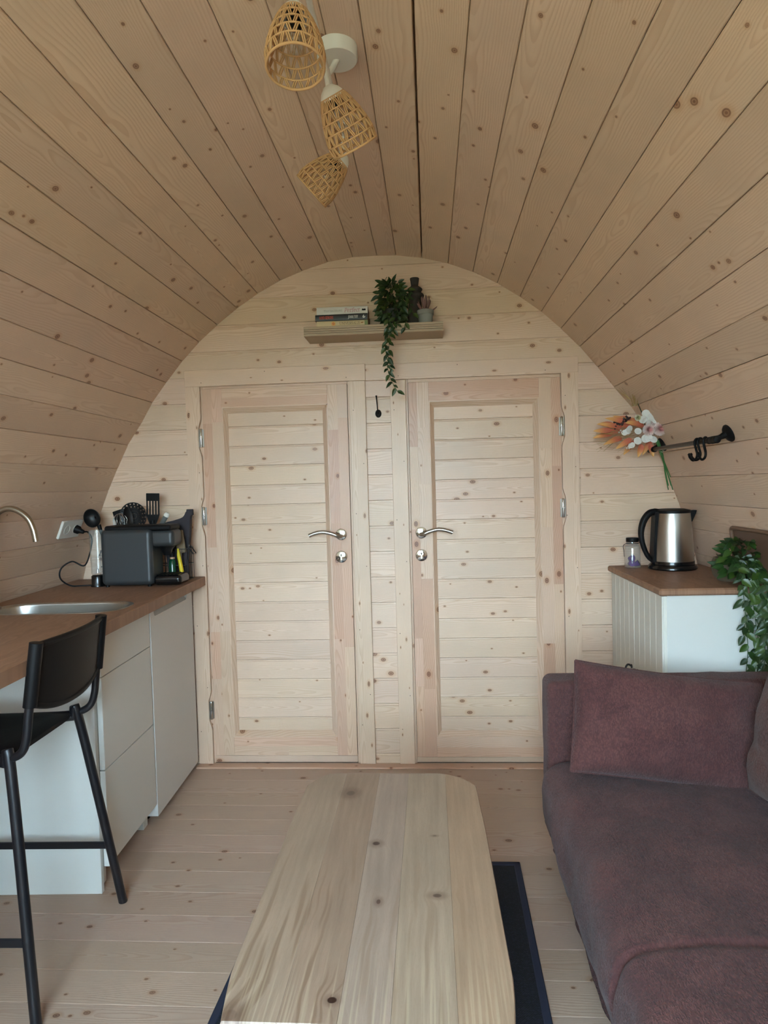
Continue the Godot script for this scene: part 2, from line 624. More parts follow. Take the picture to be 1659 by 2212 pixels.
func materials() -> void:
	var p := pine_sheet()
	var w := StandardMaterial3D.new()
	w.albedo_texture = p[0]
	w.vertex_color_use_as_albedo = true
	w.normal_enabled = true
	w.normal_texture = p[1]
	w.normal_scale = 0.7
	w.roughness = 0.38
	w.metallic_specular = 0.5
	M.pine = w
	var m := StandardMaterial3D.new()
	m.albedo_texture = mango_sheet()
	m.roughness = 0.5
	M.mango = m
	var o := StandardMaterial3D.new()
	o.albedo_texture = oak_sheet(Vector3(0.63, 0.48, 0.375), Vector3(0.48, 0.35, 0.265))
	o.roughness = 0.5
	o.vertex_color_use_as_albedo = true
	M.oak = o
	var c := chenille(Vector3(0.29, 0.160, 0.152), Vector3(0.41, 0.250, 0.230), 31)
	var s := StandardMaterial3D.new()
	s.albedo_texture = c[0]
	s.normal_enabled = true
	s.normal_texture = c[1]
	s.normal_scale = 1.0
	s.roughness = 0.9
	s.rim_enabled = true
	s.rim = 0.2
	s.rim_tint = 0.6
	s.vertex_color_use_as_albedo = true
	s.uv1_triplanar = true
	s.uv1_scale = Vector3(2.6, 2.6, 2.6)
	M.sofa = s
	var s2: StandardMaterial3D = s.duplicate()
	s2.albedo_color = Color(1.0, 0.98, 0.92)
	M.sofa_light = s2
	var wv := weave_sheet(Vector3(0.035, 0.04, 0.07), Vector3(0.16, 0.18, 0.25))
	var g := StandardMaterial3D.new()
	g.albedo_texture = wv[0]
	g.normal_enabled = true
	g.normal_texture = wv[1]
	g.roughness = 0.95
	g.uv1_triplanar = true
	g.uv1_scale = Vector3(5, 5, 5)
	M.rug = g
	M.rug_edge = plain(rgb(34, 38, 56), 0.9)
	M.white = plain(rgb(214, 213, 205), 0.35)
	M.fridge = plain(rgb(216, 215, 209), 0.22)
	M.bead = plain(rgb(222, 218, 205), 0.45)
	M.lamp_white = plain(rgb(226, 222, 212), 0.4)
	M.black_metal = plain(rgb(16, 17, 22), 0.38)
	M.black = plain(rgb(15, 14, 15), 0.5)
	M.black.metallic_specular = 0.3
	M.black_two = plain(rgb(17, 16, 17), 0.45)
	M.black_two.cull_mode = BaseMaterial3D.CULL_DISABLED
	M.black_gloss = plain(rgb(13, 13, 14), 0.18)
	M.seat = plain(rgb(17, 18, 21), 0.6)
	M.seat.metallic_specular = 0.3
	M.dark = plain(rgb(7, 6, 6), 0.9)
	M.steel = plain(rgb(190, 188, 182), 0.28, 1.0)
	M.chrome = plain(rgb(205, 206, 204), 0.12, 1.0)
	M.nickel = plain(rgb(176, 166, 150), 0.3, 1.0)
	M.machine = plain(rgb(46, 48, 49), 0.42)
	M.cord = plain(rgb(196, 152, 104), 0.8)
	M.shelf = plain(rgb(178, 156, 130), 0.6)
	M.leaf = plain(rgb(42, 66, 34), 0.4)
	M.leaf.cull_mode = BaseMaterial3D.CULL_DISABLED
	M.leaf.vertex_color_use_as_albedo = true
	M.leaf.albedo_color = Color(1, 1, 1)
	M.leaf.backlight_enabled = true
	M.leaf.backlight = Color(0.05, 0.09, 0.03)
	M.petal = plain(Color(1, 1, 1), 0.7)
	M.petal.cull_mode = BaseMaterial3D.CULL_DISABLED
	M.petal.vertex_color_use_as_albedo = true
	M.stem = plain(rgb(50, 74, 36), 0.6)
	var gl := plain(Color(0.95, 0.98, 0.97, 0.10), 0.03)
	gl.transparency = BaseMaterial3D.TRANSPARENCY_ALPHA
	M.pane = gl
	var g2 := plain(Color(0.80, 0.86, 0.86, 0.06), 0.03)
	g2.transparency = BaseMaterial3D.TRANSPARENCY_ALPHA
	M.glass = g2

# ---------------------------------------------------------------- the room
const PINE := Color(0.91, 0.77, 0.675)
const PINK := Color(0.82, 0.60, 0.50)
const TAN := Color(0.88, 0.715, 0.61)

func vault() -> void:
	var c := setting("ceiling", "barrel vault of long whitewashed pine planks overhead", "ceiling")
	var wl := setting("wall_left", "lower left side of the plank vault above the kitchen worktop", "wall")
	var wr := setting("wall_right", "lower right side of the plank vault behind the sofa and kettle", "wall")
	var backs := [MB.new(), MB.new(), MB.new()]
	var n := PROF.size()
	for i in n - 1:
		var a := Vector2(PROF[i][0], PROF[i][1])
		var b := Vector2(PROF[i + 1][0], PROF[i + 1][1])
		var d := (b - a).normalized()
		var o := Vector2(-d.y, d.x)
		var ln := a.distance_to(b)
		var ga := 0.0028 if i == 28 else 0.0005
		var gb := 0.0028 if i == 27 else 0.0005
		var which := 0 if (a.y + b.y) * 0.5 > 1.75 else (1 if a.x < -0.2 else 2)
		var par: Node3D = [c, wl, wr][which]
		var lift := rng.randf_range(0.0, 0.0015)
		var m := wood(Vector3(0, 0, 1), Vector3(d.x, d.y, 0), a.dot(d), ln, tint(PINE, 0.07))
		var q := PackedVector2Array()
		q.append(a + d * ga + o * 0.0028)
		q.append(a + d * (ga + 0.002) + o * lift)
		q.append(b - d * (gb + 0.002) + o * lift)
		q.append(b - d * gb + o * 0.0035)
		q.append(b - d * gb + o * 0.028)
		q.append(a + d * ga + o * 0.028)
		m.prism(q, 0.0, ZF)
		obj("plank", m, M.pine, par)
		var bq := PackedVector2Array([a + o * 0.03 - d * 0.01, b + o * 0.03 + d * 0.01, b + o * 0.07 + d * 0.02, a + o * 0.07 - d * 0.02])
		(backs[which] as MB).prism(bq, -0.05, ZF + 0.12)
	for k in 3:
		obj("backing", backs[k], M.dark_wood, [c, wl, wr][k])

# horizontal boards of an end wall, with gaps for openings [x0, x1, top]
func board_wall(par: Node3D, z: float, face: float, openings: Array) -> void:
	for k in 21:
		var y0 := 0.049 - 0.119 + 0.119 * k
		var y1 := y0 + 0.119
		var yy0 := maxf(y0, 0.0)
		var xl := minf(wall_x(maxf(yy0, 0.02), false), wall_x(minf(y1, 2.35), false)) - 0.02
		var xr := maxf(wall_x(maxf(yy0, 0.02), true), wall_x(minf(y1, 2.33), true)) + 0.02
		if k == 20:
			xl = -0.60
			xr = 0.20
		var spans := [[xl, xr]]
		for op in openings:
			if yy0 < op[2] - 0.02 and (op.size() < 4 or y1 > op[3] + 0.02):
				var nx := []
				for s in spans:
					if s[0] < op[0]:
						nx.append([s[0], minf(s[1], op[0])])
					if s[1] > op[1]:
						nx.append([maxf(s[0], op[1]), s[1]])
				spans = nx
		var col := tint(PINE, 0.06)
		for s in spans:
			var m := wood(Vector3(1, 0, 0), Vector3(0, 1, 0), y0, 0.119, col)
			var bv := 0.0026
			# section in (z, y), pushed along x
			var q := PackedVector2Array([Vector2(-0.0035, yy0), Vector2(0, yy0 + bv), Vector2(0, y1 - 0.011), Vector2(-0.0018, y1 - 0.0095), Vector2(-0.0022, y1 - 0.0006), Vector2(-0.028, y1 - 0.0006), Vector2(-0.028, yy0)])
			var xf := Transform3D(Basis(Vector3(0, 0, face), Vector3(0, 1, 0), Vector3(1, 0, 0)), Vector3(0, 0, z))
			m.prism(q, s[0], s[1], xf)
			obj("wall_board", m, M.pine, par)

func casing(par: Node3D, lo: Vector3, hi: Vector3, upright: bool, notches := [], notch_side := 0) -> void:
	var m: MB
	if upright:
		m = wood(Vector3(0, 1, 0), Vector3(1, 0, 0), lo.x, hi.x - lo.x, tint(PINE, 0.04))
	else:
		m = wood(Vector3(1, 0, 0), Vector3(0, 1, 0), lo.y, hi.y - lo.y, tint(PINE, 0.04))
	if notches.is_empty():
		m.box(lo, hi, 0.0015)
	else:
		var q := PackedVector2Array()
		var e: float = hi.x if notch_side > 0 else lo.x
		var f: float = lo.x if notch_side > 0 else hi.x
		q.append(Vector2(f, lo.y))
		q.append(Vector2(e, lo.y))
		for y in notches:
			for k in 17:
				var t := k / 16.0
				var dep := 0.013 * smoothstep(0.0, 0.3, t) * (1.0 - smoothstep(0.7, 1.0, t))
				q.append(Vector2(e - notch_side * dep, y - 0.095 + 0.19 * t))
		q.append(Vector2(e, hi.y))
		q.append(Vector2(f, hi.y))
		m.prism(q, lo.z, hi.z)
	var o := obj("casing_board", m, M.pine, par)
	# nail heads
	var n := MB.new()
	var up := Transform3D(Basis(Vector3(1, 0, 0), Vector3(0, 0, 1), Vector3(0, -1, 0)), Vector3.ZERO)
	var span := (hi.y - lo.y) if upright else (hi.x - lo.x)
	for k in int(span / 0.24):
		var t := (k + rng.randf_range(0.25, 0.75)) * span / int(span / 0.24)
		var w := (hi.x - lo.x if upright else hi.y - lo.y) * (0.22 if k % 2 == 0 else 0.78)
		var c := Vector3(lo.x + w, lo.y + t, hi.z) if upright else Vector3(lo.x + t, lo.y + w, hi.z)
		n.lathe([Vector2(0, -0.001), Vector2(0.0021, -0.001), Vector2(0.0019, 0.0004), Vector2(0, 0.0005)], 10, up.translated_local(Vector3.ZERO).translated(c))
	obj("nail_heads", n, M.nail, o)

# a stile or rail: a core with glued staves of different tones on it
func staves(par: Node3D, called: String, x0: float, x1: float, y0: float, y1: float, upright: bool, zf: float) -> void:
	var core := MB.new()
	core.box(Vector3(x0, y0, -0.036), Vector3(x1, y1, zf - 0.006))
	var base := obj(called, core, M.dark_wood, par)
	var wdt := (x1 - x0) if upright else (y1 - y0)
	var f := rng.randf_range(0.42, 0.58)
	var cols := [[0.0, f], [f, 1.0]]
	var kinds := [PINK, TAN, Color(0.78, 0.55, 0.45), Color(0.90, 0.74, 0.64), Color(0.86, 0.65, 0.55)]
	for c in cols:
		var pos := y0 if upright else x0
		var stop := y1 if upright else x1
		while pos < stop - 0.001:
			var ln := rng.randf_range(0.22, 0.75)
			if stop - pos - ln < 0.15:
				ln = stop - pos
			var lo: Vector3
			var hi: Vector3
			if upright:
				lo = Vector3(x0 + c[0] * wdt, pos, zf - 0.008)
				hi = Vector3(x0 + c[1] * wdt, pos + ln, zf)
			else:
				lo = Vector3(pos, y0 + c[0] * wdt, zf - 0.008)
				hi = Vector3(pos + ln, y0 + c[1] * wdt, zf)
			var k: Color = kinds[rng.randi_range(0, 4)]
			var m: MB
			if upright:
				m = wood(Vector3(0, 1, 0), Vector3(1, 0, 0), lo.x, 0.12, tint(k, 0.04), [0, 2, 3, 5][rng.randi_range(0, 3)])
			else:
				m = wood(Vector3(1, 0, 0), Vector3(0, 1, 0), lo.y, 0.12, tint(k, 0.04), [0, 2, 3, 5][rng.randi_range(0, 3)])
			m.box(lo, hi, 0.0003)
			obj("stave", m, M.pine, base)
			pos += ln

# leaf: outer edge [x0,x1,y0,y1]; o: outer edge of the moulding; q: edge of the boarded panel
func door(par: Node3D, leaf: Array, o: Array, q: Array, handle_x: float, dir: float, hinge_x: float, hinges: Array) -> void:
	var zf := 0.006
	staves(par, "stile", leaf[0], o[0], leaf[2], leaf[3], true, zf)
	staves(par, "stile", o[1], leaf[1], leaf[2], leaf[3], true, zf)
	staves(par, "rail", o[0] + 0.0004, o[1] - 0.0004, o[3], leaf[3], false, zf)
	staves(par, "rail", o[0] + 0.0004, o[1] - 0.0004, leaf[2], o[2], false, zf)
	# sloping moulding round the panel
	var zo := zf + 0.003
	var zi := -0.011
	var oc := [Vector3(o[0], o[2], zo), Vector3(o[1], o[2], zo), Vector3(o[1], o[3], zo), Vector3(o[0], o[3], zo)]
	var ic := [Vector3(q[0], q[2], zi), Vector3(q[1], q[2], zi), Vector3(q[1], q[3], zi), Vector3(q[0], q[3], zi)]
	for k in 4:
		var j := (k + 1) % 4
		var al: Vector3 = (oc[j] - oc[k]).normalized()
		var ac := Vector3(absf(al.y), absf(al.x), 0)
		var m := wood(Vector3(absf(al.x), absf(al.y), 0), ac, minf(oc[k].dot(ac), ic[k].dot(ac)), 0.12, tint([TAN, PINK, Color(0.89, 0.74, 0.65)][rng.randi_range(0, 2)], 0.03), 3)
		var mid: Vector3 = (ic[k] + ic[j]) * 0.5
		var cen := Vector3((o[0] + o[1]) * 0.5, (o[2] + o[3]) * 0.5, 0)
		var inw := (cen - mid).normalized()
		var lip := 0.005
		var o2 := []
		for e in [k, j]:
			var tow := Vector3(signf(cen.x - oc[e].x), signf(cen.y - oc[e].y), 0)
			o2.append(oc[e] + tow * lip)
		m.face([oc[k], oc[j], o2[1], o2[0]], Vector3(0, 0, 1))
		m.face([o2[0], o2[1], ic[j], ic[k]], Vector3(0, 0, 1) + inw * 0.5)
		m.face([ic[k], ic[j], ic[j] - Vector3(0, 0, 0.004), ic[k] - Vector3(0, 0, 0.004)], inw)
		m.face([oc[k], oc[j], oc[j] - Vector3(0, 0, 0.005), oc[k] - Vector3(0, 0, 0.005)], -inw)
		obj("moulding", m, M.pine, par)
	# tongue-and-groove boards of the panel
	var back := MB.new()
	back.box(Vector3(q[0] - 0.01, q[2] - 0.01, -0.036), Vector3(q[1] + 0.01, q[3] + 0.01, -0.024))
	obj("panel_back", back, M.dark_wood, par)
	var y1: float = q[3] + 0.01
	var y0 := 1.602
	while y1 > q[2]:
		y0 = maxf(y0, q[2] - 0.008)
		var m := wood(Vector3(1, 0, 0), Vector3(0, 1, 0), y0, 0.1, tint(PINE, 0.05))
		var s := PackedVector2Array([Vector2(-0.003, y0 + 0.0004), Vector2(0, y0 + 0.003), Vector2(0, y1 - 0.0085), Vector2(-0.0022, y1 - 0.0065), Vector2(-0.0028, y1 - 0.0004), Vector2(-0.012, y1 - 0.0004), Vector2(-0.012, y0 + 0.0004)])
		m.prism(s, q[0] - 0.008, q[1] + 0.008, Transform3D(Basis(Vector3(0, 0, 1), Vector3(0, 1, 0), Vector3(1, 0, 0)), Vector3(0, 0, -0.0125)))
		obj("panel_board", m, M.pine, par)
		y1 = y0
		y0 = y1 - 0.0922
	# lever handle on a round rose
	var h := part("handle", par)
	h.position = Vector3(handle_x, 1.086, zf)
	var up := Transform3D(Basis(Vector3(1, 0, 0), Vector3(0, 0, 1), Vector3(0, -1, 0)), Vector3.ZERO)
	var m := MB.new()
	m.lathe([Vector2(0, 0), Vector2(0.0265, 0), Vector2(0.0265, 0.006), Vector2(0.0255, 0.0085), Vector2(0.0235, 0.0095), Vector2(0, 0.0095)], 40, up)
	obj("rose", m, M.chrome, h)
	m = MB.new()
	var pth := spline([Vector3(0, -0.006, 0.008), Vector3(0, -0.006, 0.036), Vector3(0.012 * dir, -0.003, 0.050), Vector3(0.035 * dir, 0.007, 0.053), Vector3(0.075 * dir, 0.016, 0.053), Vector3(0.11 * dir, 0.012, 0.053), Vector3(0.142 * dir, 0.001, 0.053)], 7)
	m.tube(pth, 0.0092, 16)
	obj("lever", m, M.steel, h)
	var k := part("key_plate", par)
	k.position = Vector3(handle_x - 0.002, 0.982, zf)
	m = MB.new()
	m.lathe([Vector2(0, 0), Vector2(0.0275, 0), Vector2(0.0275, 0.006), Vector2(0.0265, 0.0085), Vector2(0.0245, 0.0095), Vector2(0, 0.0095)], 40, up)
	obj("rose", m, M.chrome, k)
	m = MB.new()
	m.lathe([Vector2(0, 0.009), Vector2(0.0092, 0.009), Vector2(0.0088, 0.0115), Vector2(0, 0.0115)], 24, up.translated(Vector3(0, 0.007, 0)))
	m.box(Vector3(-0.0042, -0.016, 0.0095), Vector3(0.0042, 0.002, 0.0112), 0.001)
	obj("lock_cylinder", m, M.nickel, k)
	m = MB.new()
	m.lathe([Vector2(0, 0.0114), Vector2(0.0032, 0.0114), Vector2(0.003, 0.0119), Vector2(0, 0.0119)], 16, up.translated(Vector3(0, 0.009, 0)))
	m.box(Vector3(-0.0012, 0.001, 0.0114), Vector3(0.0012, 0.008, 0.0119))
	obj("keyhole", m, M.dark, k)
	for y in hinges:
		var hg := part("hinge", par)
		hg.position = Vector3(hinge_x, y, 0.012)
		m = MB.new()
		m.lathe([Vector2(0, 0.002), Vector2(0.0062, 0.002), Vector2(0.0062, 0.040), Vector2(0.005, 0.043), Vector2(0, 0.043)], 16)
		obj("knuckle", m, M.chrome, hg)
		m = MB.new()
		m.lathe([Vector2(0, -0.043), Vector2(0.005, -0.043), Vector2(0.0062, -0.040), Vector2(0.0062, 0.0), Vector2(0, 0.0)], 16)
		obj("knuckle", m, M.steel, hg)
		m = MB.new()
		m.box(Vector3(-0.012, -0.041, -0.008), Vector3(0.012, 0.041, -0.005), 0.0008)
		for sy in [-0.028, 0.0, 0.028]:
			m.lathe([Vector2(0, -0.005), Vector2(0.0035, -0.005), Vector2(0.003, -0.0035), Vector2(0, -0.003)], 10, up.translated(Vector3(-dir * -0.008, sy, 0)))
		obj("hinge_leaf", m, M.steel, hg)

func room() -> void:
	M.nail = plain(rgb(70, 52, 38), 0.6)
	M.dark_wood = plain(rgb(120, 92, 66), 0.8)
	var f := setting("floor", "pale knotty pine floorboards running across the room", "floor")
	var m := MB.new()
	m.box(Vector3(-1.85, -0.16, -0.06), Vector3(1.35, -0.026, ZF + 0.12))
	obj("subfloor", m, M.dark_wood, f)
	var z := 0.416 - 0.119 * 4
	while z < ZF + 0.08:
		m = wood(Vector3(1, 0, 0), Vector3(0, 0, 1), z, 0.119, tint(Color(0.62, 0.525, 0.48), 0.05))
		m.box(Vector3(-1.79, -0.026, z + 0.0003), Vector3(1.29, 0.0, z + 0.1187), 0.0009)
		obj("floorboard", m, M.pine, f)
		z += 0.119
	vault()
	var wb := setting("wall_back", "end wall of horizontal knotty pine boards round the two doors", "wall")
	m = MB.new()
	m.box(Vector3(-1.85, -0.1, -0.09), Vector3(1.35, 2.45, -0.04))
	obj("backing", m, M.dark_wood, wb)
	board_wall(wb, 0.0, 1.0, [[-1.09, -0.33, 1.81], [-0.13, 0.63, 1.81]])
	# casings
	var t1 := setting("trim_1", "flat pine casing round the left door", "trim")
	casing(t1, Vector3(-1.129, 0.006, 0), Vector3(-1.061, 1.7915, 0.016), true, [0.262, 1.187, 1.553], 1)
	casing(t1, Vector3(-0.3585, 0.006, 0), Vector3(-0.285, 1.7915, 0.016), true)
	casing(t1, Vector3(-1.131, 1.792, 0), Vector3(-0.283, 1.868, 0.016), false)
	var t2 := setting("trim_2", "flat pine casing round the right door", "trim")
	casing(t2, Vector3(-0.1705, 0.004, 0), Vector3(-0.100, 1.7875, 0.016), true)
	casing(t2, Vector3(0.600, 0.006, 0), Vector3(0.6745, 1.7915, 0.016), true, [0.262, 1.184, 1.553], -1)
	casing(t2, Vector3(-0.2825, 1.790, 0), Vector3(0.676, 1.863, 0.0145), false)
	var d1 := setting("door_1", "left pine door with boarded panel and lever handle at its right edge", "door")
	door(d1, [-1.053, -0.371, 0.043, 1.779], [-0.960, -0.463, 0.132, 1.694], [-0.938, -0.489, 0.159, 1.665], -0.4165, -1.0, -1.0625, [1.553, 1.187, 0.262])
	var d2 := setting("door_2", "right pine door with boarded panel and lever handle at its left edge", "door")
	door(d2, [-0.089, 0.5965, 0.036, 1.775], [0.003, 0.5015, 0.129, 1.688], [0.026, 0.4745, 0.155, 1.660], -0.0445, 1.0, 0.6, [1.553, 1.184, 0.262])
	for e in [[d1, -1.09, -1.0545, -0.3695, -0.33, 1.7805], [d2, -0.13, -0.0905, 0.598, 0.63, 1.7765]]:
		for b in [[e[1], e[2], 0.0, 1.81], [e[3], e[4], 0.0, 1.81]]:
			m = wood(Vector3(0, 1, 0), Vector3(1, 0, 0), b[0], 0.1, tint(TAN, 0.03), 3)
			m.box(Vector3(b[0], b[2], -0.038), Vector3(b[1], b[3], -0.002), 0.001)
			obj("jamb", m, M.pine, e[0])
		m = wood(Vector3(1, 0, 0), Vector3(0, 1, 0), e[5], 0.1, tint(TAN, 0.03), 3)
		m.box(Vector3(e[2] + 0.0005, e[5], -0.038), Vector3(e[3] - 0.0005, 1.81, -0.002), 0.001)
		obj("jamb", m, M.pine, e[0])
		m = wood(Vector3(1, 0, 0), Vector3(0, 1, 0), 0.0, 0.1, tint(Color(0.84, 0.71, 0.63), 0.03), 5)
		m.box(Vector3(e[2] + 0.0005, 0.010, -0.038), Vector3(e[3] - 0.0005, 0.041 if e[0] == d1 else 0.034, 0.004), 0.001)
		obj("sill", m, M.pine, e[0])
	var t3 := setting("trim_3", "pinkish threshold plank on the floor along the end wall", "trim")
	m = wood(Vector3(1, 0, 0), Vector3(0, 0, 1), 0.0, 0.1, PINK, 2)
	m.box(Vector3(-1.13, 0.0, 0.018), Vector3(1.1, 0.008, 0.062), 0.002)
	obj("threshold_board", m, M.pine, t3)
	m = wood(Vector3(1, 0, 0), Vector3(0, 0, 1), 0.0, 0.1, PINE, 4)
	m.box(Vector3(-1.13, 0.0, 0.0), Vector3(1.1, 0.005, 0.017), 0.001)
	obj("threshold_board", m, M.pine, t3)
	# glazed front wall behind the camera
	var wf := setting("wall_front", "boarded front wall with a wide glazed opening behind the viewer", "wall")
	board_wall(wf, ZF, -1.0, [[WIN[0], WIN[1], WIN[2], WIN[3]]])
	m = MB.new()
	m.box(Vector3(-1.85, -0.1, ZF + 0.04), Vector3(WIN[0], 2.45, ZF + 0.09))
	m.box(Vector3(WIN[1], -0.1, ZF + 0.04), Vector3(1.35, 2.45, ZF + 0.09))
	m.box(Vector3(WIN[0], WIN[2], ZF + 0.04), Vector3(WIN[1], 2.45, ZF + 0.09))
	m.box(Vector3(WIN[0], -0.1, ZF + 0.04), Vector3(WIN[1], WIN[3], ZF + 0.09))
	obj("backing", m, M.dark_wood, wf)
	var wn := setting("window_1", "wide two-light window in the front wall", "window")
	var xm: float = (WIN[0] + WIN[1]) * 0.5
	for b in [[WIN[0], WIN[0] + 0.05, WIN[3], WIN[2]], [WIN[1] - 0.05, WIN[1], WIN[3], WIN[2]], [xm - 0.04, xm + 0.04, WIN[3], WIN[2]], [WIN[0] + 0.05, WIN[1] - 0.05, WIN[2] - 0.05, WIN[2]], [WIN[0] + 0.05, WIN[1] - 0.05, WIN[3], WIN[3] + 0.05]]:
		m = wood(Vector3(0, 1, 0), Vector3(1, 0, 0), b[0], 0.1, TAN, 3)
		m.box(Vector3(b[0], b[2], ZF + 0.0), Vector3(b[1], b[3], ZF + 0.05), 0.002)
		obj("frame", m, M.pine, wn)
	for b in [[WIN[0] + 0.05, xm - 0.04], [xm + 0.04, WIN[1] - 0.05]]:
		m = MB.new()
		m.box(Vector3(b[0], WIN[3] + 0.05, ZF + 0.02), Vector3(b[1], WIN[2] - 0.05, ZF + 0.026))
		obj("pane", m, M.pane, wn)

# ---------------------------------------------------------------- table, rug, sofa, stool
func furniture() -> void:
	# rug
	var rug := thing("rug", "dark navy woven rug under the low wooden table", "rug", Vector3(0, 0, 0))
	var m := MB.new()
	var o := PackedVector2Array([Vector2(-0.585, -2.45), Vector2(0.225, -2.45), Vector2(0.253, -0.845), Vector2(-0.530, -0.845)])
	var flat := Transform3D(Basis(Vector3(1, 0, 0), Vector3(0, 0, -1), Vector3(0, 1, 0)), Vector3.ZERO)
	m.prism(o, 0.0005, 0.0055, flat)
	obj("pile", m, M.rug, rug)
	m = MB.new()
	var ring := [Vector3(-0.595, 0.004, 2.46), Vector3(0.234, 0.004, 2.46), Vector3(0.264, 0.004, 0.835), Vector3(-0.540, 0.004, 0.835)]
	for k in 4:
		var a: Vector3 = ring[k]
		var b: Vector3 = ring[(k + 1) % 4]
		var d := (b - a).normalized()
		var xf := Transform3D(Basis(d, Vector3.UP, d.cross(Vector3.UP)), a)
		m.box(Vector3(-0.011, -0.0037, -0.011), Vector3(a.distance_to(b) + 0.011, 0.004, 0.011), 0.003, xf)
	obj("binding", m, M.rug_edge, rug)

	# low table: five glued boards cut to a long shape with clipped corners
	var tb := thing("coffee_table", "long low table with a pale brown wooden top and clipped corners on the rug", "table", Vector3(-0.13, 0, 1.55))
	var xl := [[1.066, -0.30], [1.075, -0.338], [1.10, -0.362], [1.150, -0.388], [1.40, -0.391], [1.92, -0.388], [1.97, -0.382], [2.036, -0.372]]
	var xr := [[1.066, 0.008], [1.075, 0.04], [1.10, 0.078], [1.150, 0.113], [1.40, 0.121], [1.92, 0.127], [1.97, 0.124], [2.036, 0.117]]
	var cuts := [-0.391, -0.277, -0.176, -0.087, 0.0245, 0.127]
	var top := part("tabletop", tb)
	for b in 5:
		var zs := [1.066, 1.07, 1.075, 1.085, 1.10, 1.125, 1.150, 1.25, 1.40, 1.66, 1.92, 1.97, 2.036]
		m = MB.new()
		m.L = Vector3(0, 0, 1)
		m.W = Vector3(1, 0, 0)
		m.ul = 1.0 / 0.97
		m.uo = (1.55 - 1.066) / 0.97
		m.wl = 1.0 / 0.518
		m.wo = (-0.13 + 0.391) / 0.518
		var lp := []
		var rp := []
		for z in zs:
			var a := maxf(cuts[b], along(xl, z))
			var c := minf(cuts[b + 1], along(xr, z))
			if c - a > 0.002:
				lp.append(Vector2(a + 0.13 + (0.0002 if b > 0 else 0.0), z - 1.55))
				rp.append(Vector2(c + 0.13 - (0.0002 if b < 4 else 0.0), z - 1.55))
		var rim := lp.duplicate()
		rp.reverse()
		rim.append_array(rp)
		slab(m, rim, 0.390, 0.420, 0.0035, b == 0, b == 4)
		obj("stave", m, M.mango, top)
	for sx in [-1.0, 1.0]:
		for sz in [-1.0, 1.0]:
			m = MB.new()
			m.L = Vector3(0, 1, 0)
			m.W = Vector3(1, 0, 0)
			m.rbox(Vector3(-0.03, 0, -0.03), Vector3(0.03, 0.391, 0.03), 0.006, 2, Transform3D(Basis(Vector3(1, 0, 0), Vector3(-sx * 0.06, 1, -sz * 0.06), Vector3(0, 0, 1)), Vector3(sx * 0.155, 0.0056, sz * 0.36)))
			obj("leg", m, M.mango, tb)
	for sx in [-1.0, 1.0]:
		m = MB.new()
		m.box(Vector3(sx * 0.14 - 0.012, 0.33, -0.37), Vector3(sx * 0.14 + 0.012, 0.3905, 0.37), 0.002)
		obj("apron", m, M.mango, tb)
	sofa()
	stool()

func along(tab: Array, z: float) -> float:
	for i in tab.size() - 1:
		if z <= tab[i + 1][0]:
			return lerpf(tab[i][1], tab[i + 1][1], (z - tab[i][0]) / (tab[i + 1][0] - tab[i][0]))
	return tab[tab.size() - 1][1]

# a level board with the given outline (x, z) and softened upper edge
func slab(m: MB, rim: Array, y0: float, y1: float, b: float, lft: bool, rgt: bool) -> void:
	var cen := Vector2.ZERO
	for p in rim:
		cen += p / rim.size()
	var top := PackedVector2Array()
	for p in rim:
		var sx := signf(p.x - cen.x)
		if (sx < 0 and not lft) or (sx > 0 and not rgt):
			sx = 0.0
		top.append(p - Vector2(sx * minf(b, absf(p.x - cen.x)) * 0.5, signf(p.y - cen.y) * b * 0.5))
	var idx := Geometry2D.triangulate_polygon(top)
	for y in [y0, y1]:
		var s := m.P.size()
		for p in (top if y == y1 else PackedVector2Array(rim)):
			m.pt(Vector3(p.x, y, p.y), Vector3(0, 1 if y == y1 else -1, 0))
		for k in range(0, idx.size(), 3):
			m.tri(s + idx[k], s + idx[k + 1], s + idx[k + 2])
	for i in rim.size():
		var j := (i + 1) % rim.size()
		var mid: Vector2 = (rim[i] + rim[j]) * 0.5 - cen
		var h := Vector3(mid.x, 0, mid.y)
		m.face([Vector3(rim[i].x, y0, rim[i].y), Vector3(rim[j].x, y0, rim[j].y), Vector3(rim[j].x, y1 - b, rim[j].y), Vector3(rim[i].x, y1 - b, rim[i].y)], h)
		m.face([Vector3(rim[i].x, y1 - b, rim[i].y), Vector3(rim[j].x, y1 - b, rim[j].y), Vector3(top[j].x, y1, top[j].y), Vector3(top[i].x, y1, top[i].y)], h + Vector3(0, 0.3, 0))

